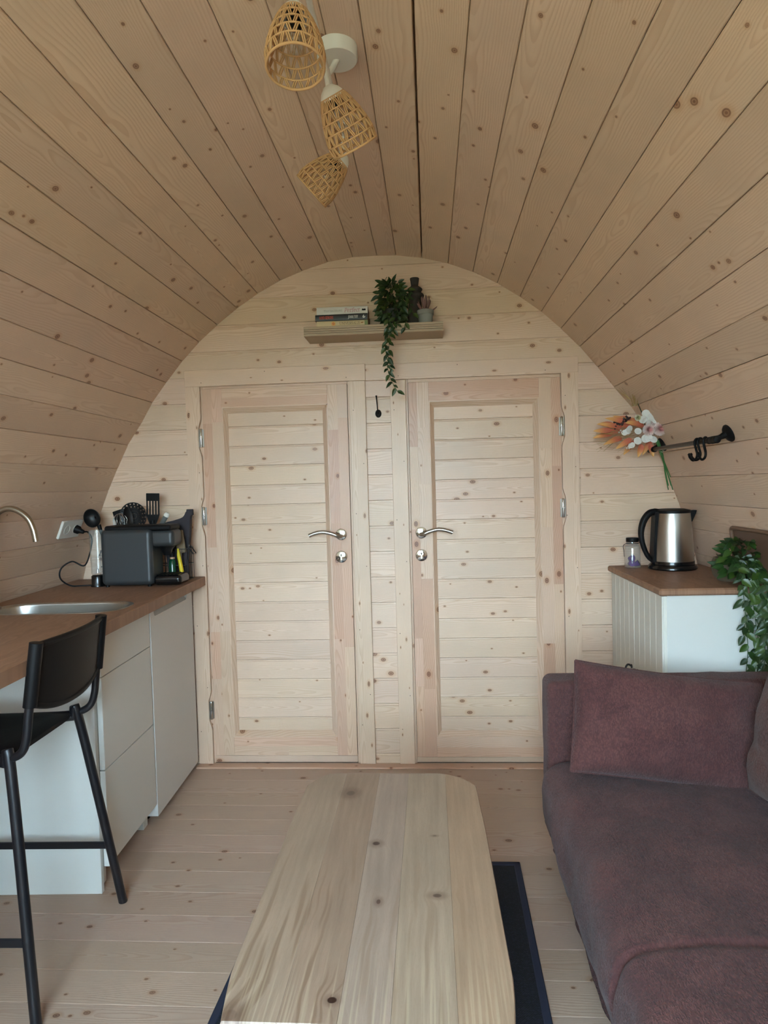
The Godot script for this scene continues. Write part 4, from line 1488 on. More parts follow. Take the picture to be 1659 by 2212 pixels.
func utensils(c: Vector3) -> void:
	var m: MB
	var b := c + Vector3(0, 0.012, 0)
	# ladle
	var o := utensil("ladle", "black soup ladle with a deep round bowl, leftmost of the utensils", "ladle", b + Vector3(-0.13, 0, 0.01), Vector3(-0.36, 1, 0.02))
	m = MB.new()
	m.tube([Vector3(0, 0, 0), Vector3(0, 0.20, 0), Vector3(0.004, 0.262, 0)], [0.005, 0.006, 0.010], 8)
	obj("handle", m, M.black, o)
	m = MB.new()
	m.grid(8, 24, func(i, j):
		var a: float = TAU * j / 24.0
		var t: float = i / 7.0 * PI * 0.52
		return Vector3(0.037 * sin(t) * cos(a) - 0.006, 0.300 + 0.043 * sin(t) * sin(a), 0.018 - 0.034 * cos(t))
	, false, true)
	obj("bowl", m, M.black_two, o)
	# dark spoon behind it
	o = utensil("serving_spoon", "black slotted spoon leaning between ladle and whisk", "spoon", b + Vector3(-0.06, 0, -0.03), Vector3(-0.30, 1, -0.05))
	m = MB.new()
	m.tube([Vector3(0, 0, 0), Vector3(0, 0.26, 0)], 0.0055, 8)
	obj("handle", m, M.black, o)
	m = MB.new()
	m.rbox(Vector3(-0.026, 0.255, -0.004), Vector3(0.026, 0.325, 0.004), 0.004, 3)
	obj("head", m, M.black, o)
	# whisk
	o = utensil("whisk", "steel wire balloon whisk standing among the black utensils", "whisk", b + Vector3(-0.075, 0, 0.022), Vector3(-0.13, 1, 0.0))
	m = MB.new()
	m.tube([Vector3(0, 0, 0), Vector3(0, 0.18, 0)], 0.007, 10)
	obj("handle", m, M.black, o)
	m = MB.new()
	for k in 6:
		var a := PI * k / 6.0
		var loop := []
		for i in 21:
			var t := i / 20.0 * TAU - PI * 0.5
			var r := 0.034 * cos(t) * (1.0 if sin(t) > 0.0 else 0.78)
			loop.append(Vector3(r * cos(a), 0.255 + sin(t) * (0.045 if sin(t) > 0.0 else 0.082), r * sin(a)))
		m.tube(loop, 0.0012, 5)
	obj("wires", m, M.steel, o)
	# ladle in profile
	o = utensil("serving_spoon", "black spoon seen edge-on, right of the whisk", "spoon", b + Vector3(-0.03, 0, 0.01), Vector3(-0.16, 1, 0.03), 1.2)
	m = MB.new()
	m.tube([Vector3(0, 0, 0), Vector3(0, 0.24, 0)], 0.0055, 8)
	obj("handle", m, M.black, o)
	m = MB.new()
	m.grid(6, 20, func(i, j):
		var a: float = TAU * j / 20.0
		var r: float = i / 5.0
		return Vector3(0.027 * r * cos(a), 0.282 + 0.048 * r * sin(a), -0.012 * (1.0 - r * r))
	, false, true)
	obj("bowl", m, M.black_two, o)
	# skimmer: a disc with rings of holes
	o = utensil("skimmer", "large round black skimmer with rings of small holes", "skimmer", b + Vector3(-0.03, 0, -0.025), Vector3(-0.14, 1, 0.0))
	m = MB.new()
	m.tube([Vector3(0, 0, 0), Vector3(0, 0.235, 0)], 0.006, 8)
	obj("handle", m, M.black, o)
	m = MB.new()
	sieve(m, Vector3(0, 0.285, 0.004), 0.062)
	obj("disc", m, M.black_two, o)
	# slotted turner
	o = utensil("slotted_turner", "black slotted turner standing tallest in the basket", "spatula", b + Vector3(0.02, 0, -0.01), Vector3(0.028, 1, 0.0))
	m = MB.new()
	m.tube([Vector3(0, 0, 0), Vector3(0, 0.21, 0), Vector3(0, 0.262, 0.003)], [0.006, 0.007, 0.010], 8)
	obj("handle", m, M.black, o)
	m = MB.new()
	for k in 5:
		m.box(Vector3(-0.029 + k * 0.0135, 0.285, -0.0015), Vector3(-0.029 + k * 0.0135 + 0.0062, 0.355, 0.0015), 0.0004)
	m.rbox(Vector3(-0.030, 0.350, -0.0018), Vector3(0.032, 0.385, 0.0018), 0.0017, 2)
	m.prism(PackedVector2Array([Vector2(-0.010, 0.235), Vector2(0.010, 0.235), Vector2(0.024, 0.265), Vector2(0.0315, 0.288), Vector2(-0.0295, 0.288), Vector2(-0.023, 0.265)]), -0.0017, 0.0017)
	obj("blade", m, M.black, o)
	# grey brush handle with a white end
	o = utensil("dish_brush", "grey handle with a white end slanting right of the turner", "brush", b + Vector3(-0.072, 0, 0.02), Vector3(0.62, 1, 0.0))
	m = MB.new()
	m.tube([Vector3(0, 0, 0), Vector3(0, 0.15, 0), Vector3(0, 0.33, 0)], [0.006, 0.008, 0.011], 10)
	obj("handle", m, plain(rgb(92, 94, 90), 0.6), o)
	m = MB.new()
	m.lathe([Vector2(0, 0.328), Vector2(0.0115, 0.328), Vector2(0.0125, 0.336), Vector2(0.009, 0.345), Vector2(0, 0.348)], 14)
	obj("end_cap", m, M.lamp_white, o)
	# dark grey cloth mitt with a peaked corner
	o = thing("oven_cloth", "dark grey cloth with a peaked corner stuffed into the right end of the basket", "cloth", c + Vector3(0.142, 0.02, -0.012))
	m = MB.new()
	var ol := PackedVector2Array()
	for p in spline2([Vector2(-0.045, 0.0), Vector2(-0.055, 0.10), Vector2(-0.075, 0.20), Vector2(-0.06, 0.238), Vector2(-0.01, 0.252), Vector2(0.03, 0.266), Vector2(0.048, 0.292), Vector2(0.070, 0.282), Vector2(0.063, 0.262), Vector2(0.058, 0.20), Vector2(0.044, 0.10), Vector2(0.038, 0.0)], 5):
		ol.append(p)
	m.prism(ol, -0.014, 0.014, Transform3D.IDENTITY, true)
	obj("cloth", m, plain(rgb(52, 48, 52), 0.95), o)
	m = MB.new()
	m.rbox(Vector3(0.044, 0.272, -0.008), Vector3(0.074, 0.300, 0.008), 0.004, 2)
	obj("loop", m, plain(rgb(52, 48, 52), 0.95), o)
	# wooden spoon, green bottle and yellow stick in front, right of the machine
	o = thing("wooden_spoon", "grey-brown wooden spoon standing head up in front of the cloth", "spoon", Vector3(-1.116, KT, 0.176))
	m = MB.new()
	m.tube([Vector3(-0.004, 0.006, 0), Vector3(-0.002, 0.13, 0)], 0.0045, 8)
	obj("handle", m, plain(rgb(118, 98, 72), 0.7), o)
	m = MB.new()
	m.rbox(Vector3(-0.021, 0.125, -0.006), Vector3(0.020, 0.228, 0.006), 0.0058, 3, Transform3D(Basis(Vector3(0, 0, 1), 0.12), Vector3(0.018, 0.002, 0)))
	obj("head", m, plain(rgb(112, 94, 70), 0.7), o)
	o = thing("small_bottle", "small green glass bottle with dark caps beside the coffee machine", "bottle", Vector3(-1.155, KT, 0.185))
	m = MB.new()
	m.lathe([Vector2(0, 0), Vector2(0.015, 0), Vector2(0.016, 0.01), Vector2(0.016, 0.09), Vector2(0.010, 0.102), Vector2(0, 0.103)], 20)
	obj("glass", m, plain(rgb(16, 62, 40), 0.12), o)
	m = MB.new()
	m.lathe([Vector2(0, 0.102), Vector2(0.0105, 0.102), Vector2(0.0105, 0.110), Vector2(0, 0.110)], 16)
	obj("collar", m, plain(rgb(196, 150, 110), 0.5), o)
	m = MB.new()
	m.lathe([Vector2(0, 0.110), Vector2(0.010, 0.110), Vector2(0.009, 0.135), Vector2(0, 0.136)], 16)
	obj("cap", m, M.black, o)
	o = thing("yellow_stick", "bright yellow plastic tool with a tapering tip in the basket", "utensil", Vector3(-1.118, KT, 0.195))
	m = MB.new()
	m.tube([Vector3(0.012, 0.002, 0), Vector3(0.006, 0.06, 0), Vector3(-0.004, 0.12, 0), Vector3(-0.006, 0.148, 0)], [0.0095, 0.009, 0.0075, 0.004], 12)
	obj("handle", m, plain(rgb(214, 190, 20), 0.4), o)

# a round sheet with rings of holes, built cell by cell
func sieve(m: MB, c: Vector3, r: float) -> void:
	var rings := 5
	for i in rings:
		var r0 := r * i / rings
		var r1 := r * (i + 1) / rings
		var cells := maxi(8, 8 * (i + 1))
		for k in cells:
			var a0 := TAU * k / cells
			var a1 := TAU * (k + 1) / cells
			var hole := (i == 4 or i == 3) and k % 2 == 0
			var dish := func(rr, a): return c + Vector3(rr * cos(a), rr * sin(a), -0.012 * (1.0 - pow(rr / r, 2.0)))
			if not hole:
				m.face([(dish as Callable).call(r0, a0), (dish as Callable).call(r1, a0), (dish as Callable).call(r1, a1), (dish as Callable).call(r0, a1)], Vector3(0, 0, 1))
			else:
				var rm := (r0 + r1) * 0.5
				var am := (a0 + a1) * 0.5
				var hr := minf((r1 - r0) * 0.34, rm * (a1 - a0) * 0.36)
				var ring := []
				for j in 8:
					var t := TAU * j / 8.0 + PI / 8.0
					ring.append([rm + hr * cos(t), am + hr * sin(t) / rm])
				var oc := [[r1, a1], [r1, am], [r0, a1], [r0, a0], [r1, a0]]
				var box := [[r1, a1], [rm, a1], [r0, a1], [r0, am], [r0, a0], [rm, a0], [r1, a0], [r1, am]]
				var shift := [0, 1, 2, 3, 4, 5, 6, 7]
				for j in 8:
					var t0: int = shift[j]
					var n0: Array = ring[t0]
					var n1: Array = ring[(t0 + 1) % 8]
					var b0: Array = box[(t0) % 8]
					var b1: Array = box[(t0 + 1) % 8]
					m.face([(dish as Callable).call(n0[0], n0[1]), (dish as Callable).call(b0[0], b0[1]), (dish as Callable).call(b1[0], b1[1]), (dish as Callable).call(n1[0], n1[1])], Vector3(0, 0, 1))
	m.tube(ring_path(c, r), 0.0022, 6, false)

func ring_path(c: Vector3, r: float) -> Array:
	var p := []
	for k in 41:
		p.append(c + Vector3(r * cos(TAU * k / 40.0), r * sin(TAU * k / 40.0), 0))
	return p

# ---------------------------------------------------------------- right side: cabinet, kettle, plants, rail, bouquet
const CT := 0.92

# a pointed leaf along +z from its foot, slightly folded, in one of a few tones
func leaf_mesh(len_: float, wid: float, curl: float, tone: Color) -> ArrayMesh:
	var m := MB.new()
	m.col = tone
	m.grid(7, 5, func(i, j):
		var t: float = i / 6.0
		var s: float = j / 2.0 - 1.0
		var w := wid * 0.5 * pow(sin(PI * pow(t, 0.72)), 0.85)
		return Vector3(s * w, absf(s) * w * 0.35 - curl * t * t * len_, t * len_)
	, false, false, Vector3(0, -1, 0))
	return m.build()

func aim(at: Vector3, dir: Vector3, up: Vector3) -> Transform3D:
	var z := dir.normalized()
	var x := up.cross(z)
	if x.length_squared() < 1e-5:
		x = Vector3.RIGHT.cross(z)
	x = x.normalized()
	return Transform3D(Basis(x, z.cross(x), z), at)

func put_leaf(par: Node, meshes: Array, xf: Transform3D) -> void:
	var o := obj("leaf", meshes[rng.randi_range(0, meshes.size() - 1)], M.leaf, par)
	o.transform = xf

func greens(len_: float, wid: float, dark: float) -> Array:
	var out := []
	for k in 6:
		var c: Color = [Color(0.020, 0.050, 0.016), Color(0.028, 0.070, 0.020), Color(0.016, 0.040, 0.016), Color(0.045, 0.098, 0.024), Color(0.022, 0.056, 0.022), Color(0.034, 0.078, 0.030)][k]
		out.append(leaf_mesh(len_ * [1.0, 1.15, 0.85, 1.0, 1.25, 0.75][k], wid * [1.0, 1.1, 0.9, 1.15, 1.0, 0.85][k], [0.1, 0.25, 0.05, 0.18, 0.3, 0.12][k], Color(c.r * dark * 1.1, c.g * dark, c.b * dark * 0.7)))
	return out

# hanging stems with leaves in alternate order; keeps leaves where keep() allows
func trailing(par: Node, path: Array, every: float, meshes: Array, spread: float, thick := 0.0012) -> void:
	var q := spline(path, 8)
	var m := MB.new()
	m.tube(q, thick, 5)
	obj("stem", m, M.stem, par)
	var acc := 0.0
	var side := 1.0
	for i in q.size() - 1:
		acc += (q[i + 1] as Vector3).distance_to(q[i])
		if acc > every:
			acc = 0.0
			side = -side
			var t: Vector3 = (q[i + 1] - q[i]).normalized()
			var a := rng.randf_range(-0.7, 0.7)
			var out := Vector3(side * cos(a), rng.randf_range(-0.5, 0.15), sin(a) * 0.8 + 0.25)
			var d := (t * rng.randf_range(0.4, 0.9) + out * spread).normalized()
			put_leaf(par, meshes, aim(q[i], d, Vector3(rng.randf_range(-0.4, 0.4), 0.5, 0.9)))

func right_side() -> void:
	var m: MB
	# cabinet against the right wall, doors towards the room
	var cb := thing("cabinet", "white cabinet with beadboard doors and a brown wooden top behind the sofa", "cabinet", Vector3(0.80, 0, 0.03))
	m = MB.new()
	m.box(Vector3(0.022, 0.0, 0.014), Vector3(0.385, CT - 0.0255, 0.652), 0.001)
	obj("carcass", m, M.white, cb)
	m = MB.new()
	m.box(Vector3(0.019, 0.0, 0.653), Vector3(0.385, CT - 0.0255, 0.668), 0.001)
	obj("side_panel", m, M.white, cb)
	for d in 2:
		var z0 := 0.012 + d * 0.329
		var dn := part("door", cb)
		m = MB.new()
		m.box(Vector3(0.008, 0.03, z0 + 0.001), Vector3(0.020, CT - 0.029, z0 + 0.326), 0.0005)
		obj("door_back", m, M.bead, dn)
		for k in 5:
			m = MB.new()
			m.box(Vector3(0.002, 0.03, z0 + 0.001 + k * 0.065 + 0.0005), Vector3(0.0082, CT - 0.029, z0 + 0.001 + (k + 1) * 0.065 - 0.0005), 0.0014)
			obj("board", m, M.bead, dn)
		var zh := z0 + (0.290 if d == 0 else 0.036)
		m = MB.new()
		var hp := spline([Vector3(0.002, 0.545, zh), Vector3(-0.014, 0.552, zh), Vector3(-0.024, 0.535, zh), Vector3(-0.026, 0.50, zh), Vector3(-0.024, 0.465, zh), Vector3(-0.014, 0.448, zh), Vector3(0.002, 0.455, zh)], 5)
		m.tube(hp, 0.0042, 8)
		for yy in [0.545, 0.455]:
			m.lathe([Vector2(0, 0), Vector2(0.009, 0), Vector2(0.007, 0.004), Vector2(0, 0.005)], 12, Transform3D(Basis(Vector3(0, 1, 0), Vector3(-1, 0, 0), Vector3(0, 0, 1)), Vector3(0.002, yy, zh)))
		obj("handle", m, M.black_metal, dn)
	m = oak(Vector3(0, 0, 1), Vector3(1, 0, 0))
	m.box(Vector3(-0.012, CT - 0.025, 0.0), Vector3(0.392, CT, 0.686), 0.006)
	obj("top_board", m, M.oak, cb)

	# kettle
	var k := thing("kettle", "brushed steel electric kettle with a black handle and base", "kettle", Vector3(1.022, CT, 0.175), 0.0)
	m = MB.new()
	m.lathe([Vector2(0, 0), Vector2(0.094, 0), Vector2(0.098, 0.004), Vector2(0.098, 0.012), Vector2(0.092, 0.020), Vector2(0.0, 0.020)], 48)
	obj("base", m, M.black_gloss, k)
	m = MB.new()
	m.lathe([Vector2(0.0, 0.021), Vector2(0.087, 0.021), Vector2(0.0875, 0.032), Vector2(0.086, 0.036)], 64)
	obj("foot_ring", m, M.black_gloss, k)
	m = MB.new()
	m.lathe([Vector2(0.0855, 0.033), Vector2(0.0835, 0.10), Vector2(0.078, 0.18), Vector2(0.0725, 0.240), Vector2(0.0715, 0.243)], 64)
	obj("body", m, M.steel, k)
	m = MB.new()
	m.lathe([Vector2(0.0735, 0.238), Vector2(0.0745, 0.245), Vector2(0.072, 0.250), Vector2(0.05, 0.2555), Vector2(0.0, 0.257)], 48)
	obj("lid", m, M.black, k)
	m = MB.new()
	# spout: a wedge on the right
	m.prism(PackedVector2Array([Vector2(0.062, 0.246), Vector2(0.097, 0.2475), Vector2(0.094, 0.235), Vector2(0.078, 0.200), Vector2(0.070, 0.196)]), -0.016, 0.016, Transform3D.IDENTITY, false)
	obj("spout", m, M.black, k)
	m = MB.new()
	m.prism(PackedVector2Array([Vector2(-0.060, 0.246), Vector2(-0.078, 0.242), Vector2(-0.0905, 0.034), Vector2(-0.070, 0.034), Vector2(-0.05, 0.2)]), -0.020, 0.034, Transform3D.IDENTITY, false)
	obj("handle_mount", m, M.black, k)
	m = MB.new()
	m.tube(spline([Vector3(-0.05, 0.240, 0.008), Vector3(-0.085, 0.243, 0.010), Vector3(-0.108, 0.228, 0.012), Vector3(-0.126, 0.195, 0.013), Vector3(-0.133, 0.15, 0.013), Vector3(-0.124, 0.10, 0.013), Vector3(-0.104, 0.055, 0.012), Vector3(-0.082, 0.036, 0.008)], 7), [0.015, 0.015, 0.015, 0.0155, 0.016, 0.016, 0.0145, 0.0145, 0.0145, 0.0145, 0.0145, 0.0145, 0.0145, 0.0145, 0.0145, 0.0145, 0.0145, 0.0145, 0.0145, 0.0145, 0.014, 0.014, 0.014, 0.0135, 0.0135, 0.013, 0.013, 0.0125, 0.0125, 0.012, 0.012, 0.0115, 0.0115, 0.011, 0.011, 0.011, 0.011, 0.011, 0.0105, 0.0105, 0.0105, 0.0105, 0.010, 0.010, 0.010, 0.010, 0.010, 0.010, 0.010, 0.010], 14)
	obj("handle", m, M.black, k)

	# jar of capsules
	var j := thing("glass_jar", "small clear glass jar with a black lid, left of the kettle", "jar", Vector3(0.871, CT, 0.125))
	m = MB.new()
	m.lathe([Vector2(0, 0), Vector2(0.031, 0), Vector2(0.034, 0.004), Vector2(0.034, 0.088), Vector2(0.031, 0.098), Vector2(0.0245, 0.105), Vector2(0.0245, 0.116), Vector2(0.0225, 0.116), Vector2(0.0225, 0.104), Vector2(0.029, 0.096), Vector2(0.032, 0.086), Vector2(0.032, 0.006), Vector2(0.029, 0.004), Vector2(0, 0.004)], 36)
	obj("glass", m, M.glass, j)
	m = MB.new()
	m.lathe([Vector2(0, 0.114), Vector2(0.0265, 0.114), Vector2(0.0265, 0.130), Vector2(0.0245, 0.132), Vector2(0, 0.132)], 32)
	obj("lid", m, M.black, j)
	m = MB.new()
	var wp := []
	for q in 33:
		wp.append(Vector3(0.0262 * cos(TAU * q / 32.0), 0.107, 0.0262 * sin(TAU * q / 32.0)))
	m.tube(wp, 0.0012, 5, false)
	m.tube(spline([Vector3(-0.026, 0.107, 0), Vector3(-0.040, 0.098, 0.004), Vector3(-0.0385, 0.075, 0.006), Vector3(-0.0365, 0.05, 0.006)], 5), 0.0011, 5)
	m.tube(spline([Vector3(0.026, 0.107, 0), Vector3(0.034, 0.111, 0.006), Vector3(0.037, 0.10, 0.008), Vector3(0.036, 0.085, 0.008)], 5), 0.0011, 5)
	obj("wire_clip", m, M.black_metal, j)
	var cp := plain(rgb(100, 40, 146), 0.25, 0.5)
	var caps := [[Vector3(-0.012, 0.020, 0.010), Vector3(0.3, 0.2, 1)], [Vector3(0.015, 0.018, 0.006), Vector3(0.8, 0.5, 0.4)], [Vector3(0.002, 0.021, -0.015), Vector3(-0.2, 1, 0.2)], [Vector3(-0.006, 0.042, -0.002), Vector3(0.5, 0.3, 0.9)]]
	for q in 4:
		var c := thing("coffee_capsule", ["shiny purple coffee capsule facing out at the front left of the jar", "shiny purple coffee capsule lying on its side at the front right of the jar", "shiny purple coffee capsule at the back of the jar bottom", "shiny purple coffee capsule lying on top of the others in the jar"][q], "capsule", Vector3(0.871, CT, 0.125) + caps[q][0], 0.0, "purple capsules in the glass jar")
		var dz: Vector3 = caps[q][1]
		var f := aim(Vector3.ZERO, dz, Vector3(0.1, 1, 0.2))
		c.basis = Basis(f.basis.x, f.basis.z, -f.basis.y)
		m = MB.new()
		m.lathe([Vector2(0, -0.011), Vector2(0.0075, -0.011), Vector2(0.009, -0.008), Vector2(0.0125, 0.010), Vector2(0.0135, 0.0105), Vector2(0.0135, 0.0115), Vector2(0.0, 0.0118)], 20)
		obj("shell", m, cp, c)

	# wooden tray leaning on the wall
	var tr := thing("wooden_tray", "brown wooden tray with rounded corners leaning on the wall behind the trailing plant", "tray", Vector3(1.158, CT + 0.003, 0.66), 0.0)
	tr.basis = Basis(Vector3(0, 0, -1), Vector3(-0.10, 1, 0).normalized(), Vector3(1, 0.10, 0).normalized())
	m = MB.new()
	m.rbox(Vector3(-0.185, 0.0, 0.0), Vector3(0.185, 0.195, 0.008), 0.0035, 2)
	obj("panel", m, plain(rgb(98, 72, 56), 0.6), tr)
	m = MB.new()
	var rp := []
	for e in [[0.165, 0.018], [0.165, 0.177], [-0.165, 0.177], [-0.165, 0.018]]:
		for q in 6:
			var a0: float = {0.165: {0.018: -PI / 2, 0.177: 0.0}, -0.165: {0.177: PI / 2, 0.018: PI}}[e[0]][e[1]]
			var a := a0 + q / 5.0 * PI / 2
			rp.append(Vector3(e[0] + 0.016 * cos(a), e[1] + 0.014 * sin(a), -0.006))
	rp.append(rp[0])
	m.tube(rp, 0.0075, 8, false)
	obj("rim", m, plain(rgb(110, 82, 62), 0.55), tr)

	# pot with a trailing plant
	var pl := thing("trailing_plant", "green trailing plant in a grey-brown pot hanging over the front of the white cabinet", "plant", Vector3(1.105, CT, 0.53))
	m = MB.new()
	m.lathe([Vector2(0, 0), Vector2(0.040, 0), Vector2(0.056, 0.018), Vector2(0.064, 0.045), Vector2(0.060, 0.072), Vector2(0.054, 0.085), Vector2(0.049, 0.085), Vector2(0.052, 0.07), Vector2(0.0, 0.06)], 32)
	obj("pot", m, plain(rgb(96, 84, 66), 0.85), pl)
	var gm := greens(0.041, 0.021, 0.85)
	var ww := 0
	# crown
	for q in 170:
		var th := rng.randf() * TAU
		var h := rng.randf()
		var r := 0.070 * sqrt(1.0 - h * h * 0.75) * rng.randf_range(0.75, 1.08)
		var p := Vector3(0.022 + r * cos(th), 0.03 + 0.125 * h, 0.06 + r * sin(th))
		if p.x > 0.095 - 0.1 * (p.y - 0.05):
			continue
		var d := Vector3(cos(th), rng.randf_range(-0.6, 0.5), sin(th) + 0.35)
		put_leaf(pl, gm, aim(p, d, Vector3(rng.randf_range(-0.6, 0.3), rng.randf_range(0.1, 0.9), 0.9)))
	# stems over the front edge
	var starts := [[-0.045, -0.34, -0.025], [-0.01, -0.24, 0.01], [0.01, -0.30, 0.02], [0.03, -0.26, 0.04], [0.045, -0.32, 0.055], [-0.03, -0.17, -0.03], [0.06, -0.22, 0.06], [0.02, -0.13, 0.03], [0.035, -0.35, 0.03]]
	for s in starts:
		var x0: float = s[0]
		var x1: float = s[2]
		trailing(pl, [Vector3(x0 * 0.5, 0.09, 0.03), Vector3(x0 * 0.8, 0.085, 0.12), Vector3(x0, 0.03, 0.195), Vector3(x0, -0.06, 0.205 + rng.randf() * 0.015), Vector3(lerpf(x0, x1, 0.5) + rng.randf_range(-0.012, 0.012), s[1] * 0.6, 0.202 + rng.randf() * 0.015), Vector3(x1 - 0.02 * rng.randf(), s[1] * 0.85, 0.198), Vector3(x1 - 0.045 * rng.randf(), s[1], 0.198)], 0.018, gm, 0.8)

	# rail with hooks
	var wx := wall_x(1.452, true)
	var ra := thing("hook_rail", "short dark metal rail with black end brackets on the sloping right wall", "rail", Vector3(wx, 1.452, 0.43))
	var wn := Vector3(-0.912, -0.41, 0).normalized()
	m = MB.new()
	m.tube([Vector3(wn.x * 0.052, wn.y * 0.052, -0.325), Vector3(wn.x * 0.052, wn.y * 0.052, 0.325)], 0.0082, 14)
	obj("rod", m, plain(rgb(62, 54, 44), 0.35, 0.7), ra)
	for s in [-1.0, 1.0]:
		var br := Transform3D(Basis(Vector3(0, 0, 1), wn, Vector3(0, 0, 1).cross(wn)), Vector3(0, 0, s * 0.325))
		m = MB.new()
		m.lathe([Vector2(0, -0.004), Vector2(0.031, -0.004), Vector2(0.031, 0.004), Vector2(0.025, 0.010), Vector2(0.012, 0.014), Vector2(0.009, 0.03), Vector2(0.010, 0.04), Vector2(0, 0.04)], 28, br)
		m.lathe([Vector2(0, -0.036), Vector2(0.011, -0.034), Vector2(0.0135, -0.028), Vector2(0.0115, -0.02), Vector2(0.0135, -0.012), Vector2(0.0135, 0.010), Vector2(0.0112, 0.016), Vector2(0.0128, 0.022), Vector2(0.0128, 0.034), Vector2(0.010, 0.038), Vector2(0.0, 0.038)], 20, Transform3D(Basis(Vector3(1, 0, 0), Vector3(0, 0, -s), Vector3(0, s, 0)), wn * 0.052 + Vector3(0, 0, s * 0.315)))
		obj("bracket", m, M.black, ra)
	for q in 3:
		var hk := thing("rail_hook", ["leftmost black hook on the dark metal rail", "middle black hook on the dark metal rail", "black hook on the dark metal rail nearest its right bracket"][q], "hook", Vector3(wx, 1.452, 0.43) + wn * 0.052 + Vector3(0, 0, [0.175, 0.205, 0.250][q]), 0.0, "hooks on the metal rail")
		m = MB.new()
		m.tube(spline([Vector3(0.010, 0.004, 0), Vector3(0.004, 0.0125, 0), Vector3(-0.006, 0.0115, 0), Vector3(-0.0125, 0.0, 0), Vector3(-0.006, -0.022, 0), Vector3(0.0, -0.042, 0), Vector3(-0.006, -0.058, 0), Vector3(-0.022, -0.064, 0), Vector3(-0.036, -0.054, 0), Vector3(-0.040, -0.044, 0)], 6), 0.0042, 10)
		m.lathe([Vector2(0, -0.006), Vector2(0.006, 0), Vector2(0, 0.006)], 10, Transform3D(Basis.IDENTITY, Vector3(-0.040, -0.043, 0)))
		obj("bent_bar", m, M.black, hk)
		hk.rotation.y = [0.5, 0.35, 0.6][q]
	bouquet()

